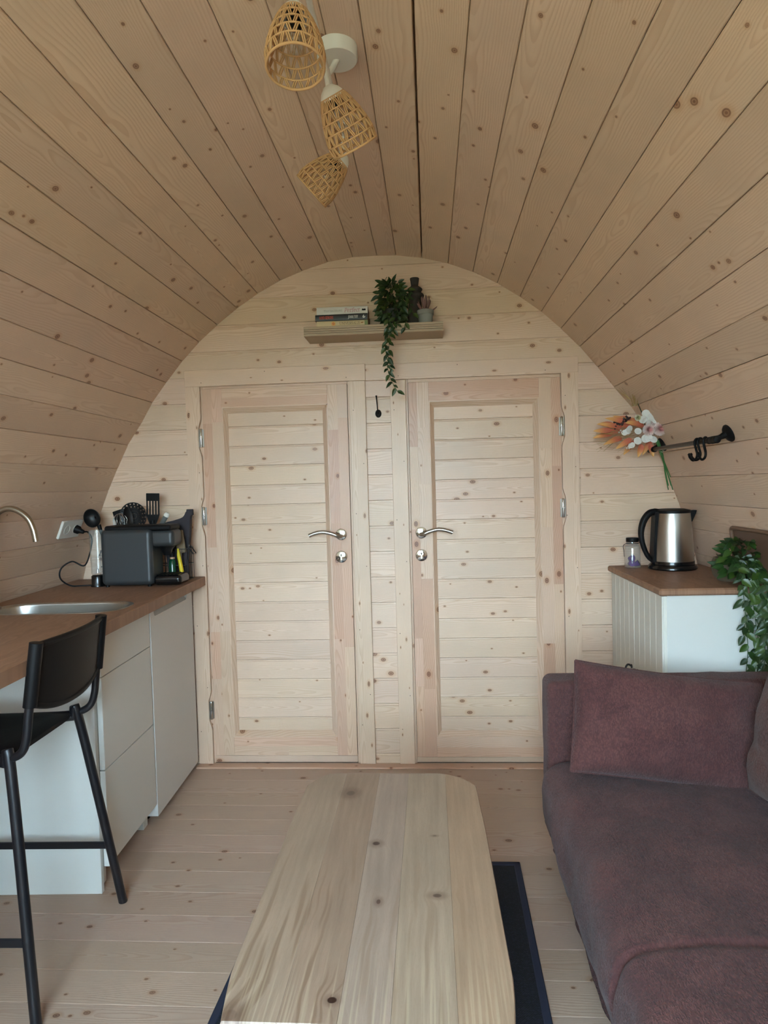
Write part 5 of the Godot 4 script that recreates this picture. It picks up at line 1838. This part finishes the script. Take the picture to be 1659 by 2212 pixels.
func bouquet() -> void:
	var m: MB
	var b := thing("bouquet", "hanging bouquet of pink, orange and white artificial flowers with green stems", "bouquet", Vector3(0.93, 1.50, 0.13))
	# local plane: x right, y up, z towards the viewer
	var orange := []
	for t in 3:
		m = MB.new()
		m.grid(9, 5, func(i, j):
			var f: float = i / 8.0
			var s: float = j / 2.0 - 1.0
			var w := 0.0125 * pow(sin(PI * pow(f, 0.7)), 0.8)
			return Vector3(s * w, absf(s) * w * 0.5 + 0.012 * sin(f * 2.5) * [0.3, 1.0, -0.5][t], f * 0.085)
		, false, false, Vector3(0, -1, 0))
		for q in m.P.size():
			var f := clampf(m.P[q].z / 0.085, 0, 1)
			m.C[q] = Color(0.52, 0.13, 0.075).lerp(Color(0.72, 0.38, 0.12), smoothstep(0.25, 0.9, f))
		orange.append(m.build())
	# orange bracts pointing left and down
	var specs := [[-0.06, 0.062, 178, 1.1], [-0.08, 0.045, 168, 1.2], [-0.10, 0.03, 172, 1.3], [-0.055, 0.035, 172, 1.1], [-0.09, 0.012, 186, 1.25], [-0.13, 0.005, 192, 1.1], [-0.10, -0.015, 200, 1.2], [-0.06, -0.02, 212, 1.0], [-0.03, -0.022, 222, 1.0], [-0.045, -0.03, 232, 0.9], [-0.02, -0.045, 250, 0.75], [0.015, -0.045, 285, 0.7], [-0.01, 0.045, 165, 1.2], [0.0, 0.03, 170, 1.2], [-0.13, 0.04, 176, 0.9], [-0.07, 0.055, 160, 0.9], [-0.14, 0.018, 180, 1.0], [0.03, -0.02, 240, 1.0]]
	for s in specs:
		var a := deg_to_rad(s[2])
		var o := obj("bract", orange[rng.randi_range(0, 2)], M.petal, b)
		o.transform = aim(Vector3(s[0], s[1], rng.randf_range(-0.01, 0.02)), Vector3(cos(a), sin(a), rng.randf_range(-0.1, 0.35)), Vector3(rng.randf_range(-0.3, 0.3), 0.3, 1)) .scaled_local(Vector3(1, 1, s[3]))
	# pale grass heads
	var straw := plain(rgb(176, 150, 104), 0.9)
	m = MB.new()
	for q in 26:
		var a := deg_to_rad(rng.randf_range(172, 226))
		var st := Vector3(rng.randf_range(-0.12, -0.02), rng.randf_range(-0.03, 0.02), rng.randf_range(0, 0.02))
		m.tube([st, st + Vector3(cos(a), sin(a), 0.1) * rng.randf_range(0.05, 0.14)], [0.0011, 0.0004], 4)
	for q in 18:
		var st := Vector3(-0.04 + rng.randf_range(-0.015, 0.01), 0.12, 0.0)
		m.tube([st, st + Vector3(rng.randf_range(-0.02, 0.012), rng.randf_range(0.04, 0.11), rng.randf_range(-0.02, 0.02))], [0.0012, 0.0004], 4)
	for q in 10:
		var st := Vector3(-0.06, 0.145, 0.0)
		m.tube([st, st + Vector3(rng.randf_range(-0.06, -0.03), rng.randf_range(0.02, 0.06), 0)], [0.0009, 0.0004], 4)
	obj("grass_heads", m, straw, b).set_meta("kind", "stuff")
	m = MB.new()
	m.tube(spline([Vector3(0.0, 0.03, 0), Vector3(-0.012, 0.085, 0.0), Vector3(-0.03, 0.13, 0)], 6), 0.0022, 6)
	m.tube(spline([Vector3(0.01, 0.04, 0), Vector3(0.0, 0.09, 0.004), Vector3(0.008, 0.115, 0.0)], 6), 0.0014, 6)
	m.tube(spline([Vector3(-0.02, 0.04, 0), Vector3(-0.05, 0.05, 0.004)], 4), 0.0014, 6)
	obj("twig", m, plain(rgb(60, 58, 28), 0.8), b)
	# dark seed head
	m = MB.new()
	for q in 60:
		var t := rng.randf()
		var p := Vector3(lerpf(-0.075, -0.145, t), lerpf(0.068, 0.030, t), 0.022) + Vector3(rng.randf_range(-1, 1), rng.randf_range(-1, 1), rng.randf_range(-1, 1)) * 0.011
		m.rbox(p - Vector3.ONE * 0.0045, p + Vector3.ONE * 0.0045, 0.0044, 2)
	obj("seed_head", m, plain(rgb(58, 40, 38), 0.85), b)
	# white round leaves
	var coin := MB.new()
	coin.col = Color(0.70, 0.68, 0.62)
	coin.lathe([Vector2(0, -0.0006), Vector2(0.015, -0.0016), Vector2(0.0165, -0.002), Vector2(0.0165, -0.0012), Vector2(0.0, 0.0006)], 20, Transform3D(Basis(Vector3(1, 0, 0), Vector3(0, 0, 1), Vector3(0, -1, 0)), Vector3.ZERO), 0.3)
	var cm := coin.build()
	for s in [[-0.008, 0.082, 1.0], [0.012, 0.078, 0.95], [0.028, 0.062, 1.05], [0.006, 0.060, 0.85], [-0.02, 0.058, 1.05], [-0.012, 0.052, 0.9], [0.002, 0.040, 0.9], [0.014, 0.07, 0.8], [-0.078, 0.018, 0.95], [-0.084, 0.010, 0.8], [-0.098, 0.004, 0.75], [-0.043, 0.008, 0.9], [-0.044, -0.032, 1.0], [-0.010, -0.024, 1.1], [-0.0, -0.022, 1.0], [0.02, -0.028, 1.0], [-0.066, -0.050, 0.75], [-0.072, -0.052, 0.7], [0.03, 0.05, 0.8]]:
		var o := obj("round_leaf", cm, M.petal, b)
		o.transform = Transform3D(Basis.from_euler(Vector3(rng.randf_range(-0.5, 0.5), rng.randf_range(-0.6, 0.6), 0)).scaled(Vector3.ONE * s[2]), Vector3(s[0], s[1], 0.034 + rng.randf_range(0, 0.012)))
	# white buds
	m = MB.new()
	for s in [[-0.112, 0.014], [-0.120, 0.006], [-0.108, 0.006], [-0.082, -0.056], [-0.088, -0.062], [-0.078, -0.062]]:
		var p := Vector3(s[0], s[1], 0.032)
		m.rbox(p - Vector3.ONE * 0.004, p + Vector3.ONE * 0.004, 0.0039, 2)
	obj("buds", m, plain(rgb(214, 208, 196), 0.7), b)
	# two pink carnations and a cream one behind
	for f in [[0.0, 0.012, 0.026, 0.040], [0.044, 0.014, 0.029, 0.046], [0.036, 0.045, 0.018, 0.02], [-0.038, 0.066, 0.014, 0.022]]:
		m = MB.new()
		var c := Vector3(f[0], f[1], f[3])
		var pink: Color = Color(0.86, 0.66, 0.60)
		var deep: Color = Color(0.80, 0.40, 0.38)
		if f[1] > 0.06:
			pink = Color(0.66, 0.60, 0.36)
			deep = Color(0.55, 0.55, 0.26)
		var R: float = f[2]
		for k in 7:
			var t := (k + 0.6) / 6.6
			var ra := R * (0.16 + 0.84 * t)
			var zt := R * 0.95 * sqrt(maxf(0.05, 1.0 - t * t * 0.92))
			var nw := 7 + 3 * k
			var ph := rng.randf() * TAU
			m.col = deep.lerp(pink, smoothstep(0.12, 0.62, t)).lerp(Color(0.84, 0.72, 0.66), 0.5 * smoothstep(0.6, 1.0, t))
			m.grid(5, 120, func(i, jj):
				var e: float = i / 4.0
				var a: float = TAU * jj / 120.0
				var ruf := sin(nw * a + ph) * 0.6 + sin(nw * 2.3 * a + ph * 2.0) * 0.4
				var rad := lerpf(0.35 * ra, ra, e) * (1.0 + 0.10 * e * ruf)
				return c + Vector3(rad * cos(a), rad * sin(a), zt - (1.0 - e) * R * lerpf(0.9, 0.35, t) + 0.13 * R * e * ruf)
			, false, true, c - Vector3(0, 0, 0.1))
		obj("carnation" if f[1] < 0.06 else "cream_flower", m, M.petal, b)
	# green stems
	var gr := plain(rgb(40, 96, 34), 0.6)
	for q in 7:
		m = MB.new()
		var e := Vector3(0.112 - 0.004 * q + rng.randf_range(-0.004, 0.004), -0.245 + 0.018 * (q % 4), 0.0)
		m.tube(spline([Vector3(0.04 + q * 0.002, -0.03, 0.01), Vector3(0.066 + 0.0015 * (q - 3), -0.095, 0.008 + 0.002 * (q % 3)), e.lerp(Vector3(0.07, -0.1, 0), 0.45), e], 6), 0.0021, 7)
		obj("stem", m, gr, b)
	m = MB.new()
	m.tube([Vector3(0.055, -0.078, 0.010), Vector3(0.066, -0.083, 0.018), Vector3(0.076, -0.078, 0.010), Vector3(0.066, -0.074, 0.002), Vector3(0.055, -0.078, 0.010)], 0.0013, 6)
	obj("tie", m, M.lamp_white, b)

# ---------------------------------------------------------------- shelf, books, hook, lamp
func letters(txt: String, size: float, font: Font, mat: Material, par: Node, at: Vector3, turn := Basis.IDENTITY, squash := 1.0) -> void:
	var t := TextMesh.new()
	t.text = txt
	t.font = font
	t.font_size = 48
	t.pixel_size = size / 48.0
	t.depth = 0.0004
	t.curve_step = 1.0
	var o := MeshInstance3D.new()
	o.mesh = t
	o.material_override = mat
	o.name = numbered(par, "lettering")
	par.add_child(o, true)
	o.transform = Transform3D(turn.scaled_local(Vector3(squash, 1, 1)), at)

func book(label: String, at: Vector3, sz: Vector3, cover: Material, turn: float) -> Node3D:
	var o := thing("book", label, "book", at, turn, "books stacked flat on the wall shelf")
	var m := MB.new()
	var w := sz.x
	var h := sz.y
	var d := sz.z
	m.box(Vector3(-w / 2, 0, -d / 2), Vector3(w / 2, 0.0012, d / 2), 0.0003)
	m.box(Vector3(-w / 2, h - 0.0012, -d / 2), Vector3(w / 2, h, d / 2), 0.0003)
	var q := PackedVector2Array()
	for k in 9:
		var a := lerpf(-PI / 2, PI / 2, k / 8.0)
		q.append(Vector2(d / 2 - 0.001 + 0.0025 * cos(a), h / 2 + h / 2 * sin(a)))
	q.append(Vector2(d / 2 - 0.002, h))
	q.append(Vector2(d / 2 - 0.002, 0.0))
	m.prism(q, -w / 2, w / 2, Transform3D(Basis(Vector3(0, 0, 1), Vector3(0, 1, 0), Vector3(1, 0, 0)), Vector3.ZERO), true)
	obj("cover", m, cover, o)
	m = MB.new()
	m.box(Vector3(-w / 2 + 0.003, 0.0013, -d / 2 + 0.003), Vector3(w / 2 - 0.0005, h - 0.0013, d / 2 - 0.002))
	obj("pages", m, plain(rgb(168, 146, 122), 0.9), o)
	return o

func shelf_and_wall() -> void:
	var m: MB
	var st := 2.010
	var sh := thing("wall_shelf", "grey-beige floating shelf with a grooved front edge above the doors", "shelf", Vector3(-0.230, st, 0))
	m = MB.new()
	var q := PackedVector2Array([Vector2(0.001, -0.040), Vector2(0.157, -0.040), Vector2(0.159, -0.038), Vector2(0.159, -0.0312), Vector2(0.152, -0.0312), Vector2(0.152, -0.0282), Vector2(0.159, -0.0282), Vector2(0.159, -0.0222), Vector2(0.152, -0.0222), Vector2(0.152, -0.0192), Vector2(0.159, -0.0192), Vector2(0.159, -0.0132), Vector2(0.152, -0.0132), Vector2(0.152, -0.0102), Vector2(0.159, -0.0102), Vector2(0.159, -0.001), Vector2(0.158, 0.0), Vector2(0.001, 0.0)])
	m.prism(q, -0.305, 0.305, Transform3D(Basis(Vector3(0, 0, 1), Vector3(0, 1, 0), Vector3(1, 0, 0)), Vector3.ZERO))
	obj("board", m, M.shelf, sh)
	# books, spines to the room
	var serif := SystemFont.new()
	serif.font_names = PackedStringArray(["Droid Serif"])
	var sans := SystemFont.new()
	sans.font_names = PackedStringArray(["Droid Sans"])
	sans.font_weight = 700
	var ital := SystemFont.new()
	ital.font_names = PackedStringArray(["Droid Serif"])
	var b3 := book("cream book lying at the bottom of the stack on the shelf, with brown title lettering", Vector3(-0.367, st + 0.0002, 0.083), Vector3(0.226, 0.0235, 0.130), plain(rgb(206, 186, 146), 0.6), 0.02)
	var b2 := book("black book in the middle of the stack on the shelf, with red and white lettering", Vector3(-0.368, st + 0.0240, 0.085), Vector3(0.230, 0.0275, 0.133), plain(rgb(34, 34, 38), 0.45), 0.0)
	var b1 := book("thick white book on top of the stack on the shelf, with pink title lettering", Vector3(-0.366, st + 0.0518, 0.083), Vector3(0.224, 0.0325, 0.130), plain(rgb(206, 202, 194), 0.5), 0.03)
	letters("TILLY BAGSHAWE", 0.0115, serif, plain(rgb(132, 130, 118), 0.6), b1, Vector3(-0.040, 0.0155, 0.0667), Basis.IDENTITY, 0.80)
	letters("Perfect", 0.0255, ital, plain(rgb(178, 112, 118), 0.6), b1, Vector3(0.044, 0.0165, 0.0667), Basis(Vector3(1, 0, 0), Vector3(0.2, 1, 0), Vector3(0, 0, 1)), 0.80)
	m = MB.new()
	m.prism(PackedVector2Array(spline2([Vector2(-0.008, -0.004), Vector2(-0.0075, 0.003), Vector2(-0.004, 0.0045), Vector2(-0.0005, 0.003), Vector2(0.0035, 0.0045), Vector2(0.008, 0.003), Vector2(0.0085, -0.001), Vector2(0.006, -0.0045), Vector2(0.002, -0.0025), Vector2(-0.002, -0.0045), Vector2(-0.0055, -0.0025)], 3)), 0.0, 0.0005, Transform3D(Basis.IDENTITY, Vector3(0.095, 0.0165, 0.0664)))
	obj("emblem", m, M.black, b1)
	letters("GOED GENOEG", 0.0175, sans, plain(rgb(190, 74, 52), 0.6), b2, Vector3(-0.066, 0.0138, 0.0682), Basis.IDENTITY, 0.50)
	letters("JOHAN TOEY", 0.0165, sans, plain(rgb(206, 204, 198), 0.6), b2, Vector3(0.052, 0.0140, 0.0682), Basis.IDENTITY, 0.44)
	m = MB.new()
	m.prism(PackedVector2Array(spline2([Vector2(0, 0.008), Vector2(-0.005, 0.001), Vector2(-0.0055, -0.004), Vector2(0, -0.0075), Vector2(0.0055, -0.004), Vector2(0.0065, 0.001), Vector2(0.001, -0.001), Vector2(0.001, 0.003)], 4)), 0.0, 0.0005, Transform3D(Basis.IDENTITY, Vector3(0.099, 0.0140, 0.0680)))
	obj("emblem", m, plain(rgb(206, 204, 198), 0.6), b2)
	letters("UNIVERSALIS", 0.0165, serif, plain(rgb(92, 66, 44), 0.6), b3, Vector3(0.034, 0.0118, 0.0667), Basis.IDENTITY, 0.84)
	m = MB.new()
	m.lathe([Vector2(0, 0), Vector2(0.0095, 0), Vector2(0.0095, 0.0005), Vector2(0, 0.0005)], 20, Transform3D(Basis(Vector3(1, 0, 0), Vector3(0, 0, 1), Vector3(0, -1, 0)), Vector3(-0.038, 0.0118, 0.0664)))
	obj("emblem", m, plain(rgb(222, 168, 96), 0.6), b3)
	m = MB.new()
	m.lathe([Vector2(0.002, 0), Vector2(0.005, 0), Vector2(0.005, 0.0009), Vector2(0.002, 0.0009)], 16, Transform3D(Basis(Vector3(1, 0, 0), Vector3(0, 0, 1), Vector3(0, -1, 0)), Vector3(-0.038, 0.0118, 0.0664)))
	obj("emblem", m, plain(rgb(196, 104, 60), 0.6), b3)
	m = MB.new()
	m.prism(PackedVector2Array([Vector2(-0.007, 0), Vector2(-0.003, 0.003), Vector2(0, 0.001), Vector2(0.003, 0.004), Vector2(0.007, 0.001), Vector2(0.002, -0.002), Vector2(-0.002, -0.003)]), 0.0, 0.0005, Transform3D(Basis.IDENTITY, Vector3(0.088, 0.0125, 0.0664)))
	obj("emblem", m, plain(rgb(150, 98, 44), 0.6), b3)
	m = MB.new()
	m.box(Vector3(0.099, 0.0015, 0.0655), Vector3(0.1128, 0.022, 0.0668), 0.0003)
	obj("spine_end", m, plain(rgb(120, 130, 84), 0.6), b3)

	# trailing plant on the shelf
	var pl := thing("shelf_plant", "dark green trailing plant on the wall shelf, its longest stem hanging below the shelf", "plant", Vector3(-0.150, st, 0.085))
	m = MB.new()
	m.lathe([Vector2(0, 0.0), Vector2(0.034, 0.0), Vector2(0.042, 0.075), Vector2(0.038, 0.075), Vector2(0.0, 0.065)], 24)
	obj("pot", m, plain(rgb(26, 28, 24), 0.6), pl)
	var gm := greens(0.033, 0.016, 0.80)
	for k in 250:
		var th := rng.randf() * TAU
		var h := rng.randf()
		var wid := lerpf(0.050, 0.068, smoothstep(0.0, 0.55, h)) * (1.0 - 0.35 * smoothstep(0.75, 1.0, h))
		var r := wid * rng.randf_range(0.3, 1.0)
		var p := Vector3(r * cos(th) * 0.92, 0.02 + 0.175 * h, r * sin(th) * 0.9)
		if p.z < -0.07:
			p.z = -0.07
		var d := Vector3(cos(th), rng.randf_range(-1.1, 0.35) + 0.6 * smoothstep(0.8, 1.0, h), sin(th) * 0.8 + 0.2)
		put_leaf(pl, gm, aim(p, d, Vector3(rng.randf_range(-0.5, 0.5), rng.randf_range(0.0, 0.6), 1.0)))
	for s in [[-0.02, 0.21, -0.03], [0.005, 0.205, 0.02]]:
		m = MB.new()
		m.tube(spline([Vector3(s[0], 0.17, 0), Vector3(s[0] - 0.006, 0.20, 0.01), Vector3(s[0] + s[2] * 0.3 + 0.012, s[1] + 0.01, 0.01)], 5), 0.0012, 5)
		obj("stem", m, M.stem, pl)
	trailing(pl, [Vector3(0.03, 0.06, 0.05), Vector3(0.01, 0.0, 0.082), Vector3(-0.004, -0.035, 0.086), Vector3(-0.012, -0.10, 0.084), Vector3(-0.018, -0.16, 0.082), Vector3(-0.02, -0.20, 0.080), Vector3(0.0, -0.26, 0.078), Vector3(0.026, -0.305, 0.076)], 0.0125, gm, 0.75)
	trailing(pl, [Vector3(-0.02, 0.06, 0.05), Vector3(-0.012, 0.0, 0.086), Vector3(-0.015, -0.06, 0.088), Vector3(-0.028, -0.10, 0.086), Vector3(-0.018, -0.16, 0.086), Vector3(0.006, -0.21, 0.084)], 0.0135, gm, 0.5)
	trailing(pl, [Vector3(0.05, 0.10, 0.05), Vector3(0.045, 0.02, 0.082), Vector3(0.018, -0.02, 0.088), Vector3(0.0, -0.05, 0.088)], 0.015, gm, 0.8)
	trailing(pl, [Vector3(0.04, 0.13, 0.04), Vector3(0.075, 0.11, 0.06), Vector3(0.085, 0.07, 0.075), Vector3(0.10, 0.03, 0.08)], 0.018, gm, 0.7)
	trailing(pl, [Vector3(0.045, 0.14, 0.03), Vector3(0.08, 0.15, 0.04), Vector3(0.098, 0.128, 0.05)], 0.016, gm, 0.7)
	trailing(pl, [Vector3(0.03, 0.05, 0.06), Vector3(0.062, 0.015, 0.082), Vector3(0.058, -0.02, 0.086), Vector3(0.062, -0.03, 0.086)], 0.016, gm, 0.9)

	# dark stacked vase
	var vs := thing("vase", "tall dark vase of stacked cone shapes behind the succulent on the shelf", "vase", Vector3(-0.0455, st, 0.075))
	m = MB.new()
	var vp := [Vector2(0.0, 0.0)]
	vp.append_array(spline2([Vector2(0.040, 0.0), Vector2(0.033, 0.06), Vector2(0.027, 0.118)], 4))
	vp.append_array(spline2([Vector2(0.0275, 0.121), Vector2(0.040, 0.133), Vector2(0.0375, 0.142), Vector2(0.027, 0.150)], 4))
	vp.append_array(spline2([Vector2(0.0265, 0.152), Vector2(0.0335, 0.161), Vector2(0.031, 0.168), Vector2(0.018, 0.178), Vector2(0.0165, 0.186), Vector2(0.0205, 0.212)], 4))
	vp.append(Vector2(0.0195, 0.2135))
	vp.append(Vector2(0.016, 0.2125))
	vp.append(Vector2(0.013, 0.19))
	vp.append(Vector2(0.0, 0.185))
	m.lathe(vp, 40)
	obj("body", m, plain(rgb(52, 46, 42), 0.85), vs)
	# succulent
	var su := thing("succulent", "small purple-brown succulent in a round grey pot at the right end of the shelf", "plant", Vector3(-0.001, st, 0.112))
	m = MB.new()
	m.lathe([Vector2(0, 0), Vector2(0.0275, 0), Vector2(0.0295, 0.003), Vector2(0.0335, 0.040), Vector2(0.0365, 0.0405), Vector2(0.0372, 0.058), Vector2(0.0360, 0.060), Vector2(0.0325, 0.060), Vector2(0.032, 0.05), Vector2(0, 0.05)], 36)
	obj("pot", m, plain(rgb(136, 136, 130), 0.8), su)
	var fl := MB.new()
	fl.grid(10, 12, func(i, j):
		var t: float = i / 9.0
		var a: float = TAU * j / 12.0
		var w := 0.0072 * pow(sin(PI * clampf(0.12 + 0.88 * t, 0, 1)), 0.6) * (0.55 + 0.6 * t)
		return Vector3(w * cos(a), w * 0.5 * sin(a) + 0.012 * t * t, t * 0.055)
	, false, true, Vector3(0, 0, 0.03))
	var fm := fl.build()
	var fmat := plain(rgb(124, 92, 86), 0.6)
	for k in 13:
		var a := k * 2.4
		var up := lerpf(0.35, 2.6, k / 12.0)
		var o := obj("fleshy_leaf", fm, fmat, su)
		o.transform = aim(Vector3(cos(a) * 0.006, 0.048 + 0.0028 * k, sin(a) * 0.006), Vector3(cos(a), up, sin(a)), Vector3(-cos(a), 1, -sin(a))).scaled_local(Vector3.ONE * lerpf(1.0, 0.85, k / 12.0))
	m = MB.new()
	m.tube([Vector3(0, 0.04, 0), Vector3(0, 0.10, 0)], 0.004, 8)
	obj("stem", m, fmat, su)

	# coat hook between the doors
	var hk := thing("coat_hook", "thin black coat hook on the boards between the two doors", "hook", Vector3(-0.2285, 1.6405, 0))
	m = MB.new()
	m.grid(7, 28, func(i, j):
		var a: float = TAU * j / 28.0
		var r: float = i / 6.0
		return Vector3(0.0145 * r * cos(a), 0.0185 * r * sin(a) - 0.001, 0.0075 * sqrt(maxf(0.0, 1.0 - r * r)) + 0.0002)
	, false, true, Vector3(0, 0, -0.05))
	obj("base_plate", m, M.black, hk)
	m = MB.new()
	m.tube(spline([Vector3(0, -0.002, 0.004), Vector3(0.0, -0.004, 0.016), Vector3(-0.001, 0.010, 0.026), Vector3(-0.0025, 0.035, 0.027), Vector3(-0.004, 0.064, 0.034), Vector3(-0.0045, 0.076, 0.040)], 5), [0.004, 0.004, 0.0036, 0.0034, 0.003, 0.0028, 0.0026, 0.0026, 0.0026, 0.0026, 0.0026, 0.0026, 0.0026, 0.0026, 0.0026, 0.0026, 0.0028, 0.003, 0.003, 0.0032, 0.0034, 0.0036, 0.0038, 0.004, 0.0042, 0.0042], 8)
	obj("arm", m, M.black, hk)

# ---------------------------------------------------------------- ceiling lamp
func cord_shade(par: Node, at: Vector3, axis: Vector3) -> void:
	var hd := part("lamp_head", par)
	var y := -axis.normalized()          # local y runs back up to the ceiling
	var x := Vector3(0, 0, 1).cross(y).normalized()
	hd.transform = Transform3D(Basis(x, y, x.cross(y)), at)
	# profile from cap down to rim
	var R := func(t): return lerpf(0.028, 0.0585, pow(sin(minf(t, 1.0) * PI * 0.5), 0.85)) - 0.0035 * smoothstep(0.8, 1.0, t)
	var H := 0.132
	var m := MB.new()
	var rows := 5
	var per := 13
	for k in rows + 1:
		var t := float(k) / rows
		var ring := []
		var r: float = (R as Callable).call(t)
		for q in 41:
			var a := TAU * q / 40.0
			ring.append(Vector3(r * cos(a), -0.018 - t * (H - 0.018), r * sin(a)))
		m.tube(ring, 0.0019 if k < rows else 0.0027, 6, false)
	for k in rows:
		for q in per * 2:
			var a0 := TAU * (floorf((q + 1) / 2.0) + (0.13 if q % 2 == 0 else -0.13)) / per
			var a1 := TAU * (floorf(q / 2.0) + 0.5 + (-0.13 if q % 2 == 0 else 0.13)) / per
			for s in [-1.0, 1.0]:
				var pth := []
				for e in 4:
					var t := (k + e / 3.0) / rows
					var r: float = (R as Callable).call(t)
					var a: float = lerpf(a0, a1, e / 3.0) + s * 0.0020 / r
					pth.append(Vector3(r * cos(a), -0.018 - t * (H - 0.018), r * sin(a)))
				m.tube(pth, 0.0016, 5, false)
	obj("woven_shade", m, M.cord, hd)
	m = MB.new()
	m.lathe([Vector2(0, 0.006), Vector2(0.010, 0.004), Vector2(0.022, -0.006), Vector2(0.0295, -0.019), Vector2(0.030, -0.023), Vector2(0.028, -0.023), Vector2(0.02, -0.01), Vector2(0, -0.004)], 32)
	obj("cap", m, M.lamp_white, hd)
	m = MB.new()
	m.lathe([Vector2(0, -0.006), Vector2(0.0145, -0.006), Vector2(0.0145, -0.042), Vector2(0.012, -0.044), Vector2(0, -0.044)], 20)
	obj("socket", m, M.black, hd)
	m = MB.new()
	m.lathe([Vector2(0.007, -0.042), Vector2(0.009, -0.05), Vector2(0.0165, -0.066), Vector2(0.0185, -0.078), Vector2(0.0165, -0.089), Vector2(0.010, -0.096), Vector2(0, -0.0985)], 24)
	obj("bulb", m, M.glass, hd)

func ceiling_lamp() -> void:
	var lp := thing("ceiling_lamp", "white ceiling lamp with three woven cord shades turned different ways", "lamp", Vector3(-0.196, 2.325, 1.465))
	var m := MB.new()
	m.lathe([Vector2(0, -0.001), Vector2(0.047, -0.001), Vector2(0.0495, 0.002), Vector2(0.0495, 0.031), Vector2(0, 0.031)], 48)
	obj("ceiling_plate", m, M.lamp_white, lp)
	m = MB.new()
	m.tube([Vector3(0, 0.002, 0), Vector3(-0.012, -0.018, 0.0), Vector3(-0.022, -0.03, 0.0)], 0.007, 12)
	m.tube([Vector3(-0.024, -0.034, 0.335), Vector3(-0.022, -0.034, 0.0), Vector3(-0.024, -0.040, -0.285)], 0.0065, 12)
	obj("bar", m, M.lamp_white, lp)
	var heads := [[Vector3(-0.236, 2.109, 1.80), Vector3(0.03, -0.97, 0.20)], [Vector3(-0.1555, 2.104, 1.495), Vector3(0.38, -0.77, -0.50)], [Vector3(-0.314, 2.146, 1.180), Vector3(-0.092, -0.076, -0.019)]]
	for h in heads:
		var ax: Vector3 = (h[1] as Vector3).normalized()
		var cap: Vector3 = h[0] - ax * 0.132 - lp.position
		var z: float = clampf(cap.z, -0.28, 0.33)
		m = MB.new()
		var top := Vector3(-0.0235, -0.035, z)
		m.tube(spline([top, top.lerp(cap, 0.55) + Vector3(0, 0.004, 0), cap], 5), 0.0058, 10)
		obj("arm", m, M.lamp_white, lp)
		cord_shade(lp, cap, ax)

const WIN := [-1.20, 0.30, 2.12, 0.62]

func _ready() -> void:
	var cam := Camera3D.new()
	cam.name = "camera"
	cam.fov = 74.671
	cam.near = 0.02
	cam.far = 60.0
	cam.transform = Transform3D(Basis(Vector3(0.99729326, -0.02771921, -0.06810142), Vector3(0.02498542, 0.99886011, -0.04067191), Vector3(0.06915119, 0.03886028, 0.99684903)), Vector3(0.0, 1.3061, 3.1))
	add_child(cam)
	cam.current = true
	var we := WorldEnvironment.new()
	we.name = "world_environment"
	var env := Environment.new()
	var sky := Sky.new()
	var sm := ProceduralSkyMaterial.new()
	sm.sky_top_color = Color(0.78, 0.91, 1.0)
	sm.sky_horizon_color = Color(0.80, 0.91, 0.98)
	sm.ground_horizon_color = Color(0.52, 0.575, 0.54)
	sm.ground_bottom_color = Color(0.43, 0.475, 0.43)
	sm.sky_energy_multiplier = 6.0
	sm.ground_energy_multiplier = 6.0
	sky.sky_material = sm
	env.background_mode = Environment.BG_SKY
	env.sky = sky
	env.background_energy_multiplier = 1.0
	env.tonemap_mode = Environment.TONE_MAPPER_LINEAR
	env.tonemap_exposure = 0.68
	env.sdfgi_enabled = true
	env.ssao_enabled = true
	env.ssil_enabled = true
	we.environment = env
	add_child(we)
	rng.seed = 20240
	materials()
	room()
	furniture()
	kitchen()
	kitchen_things()
	right_side()
	shelf_and_wall()
	ceiling_lamp()
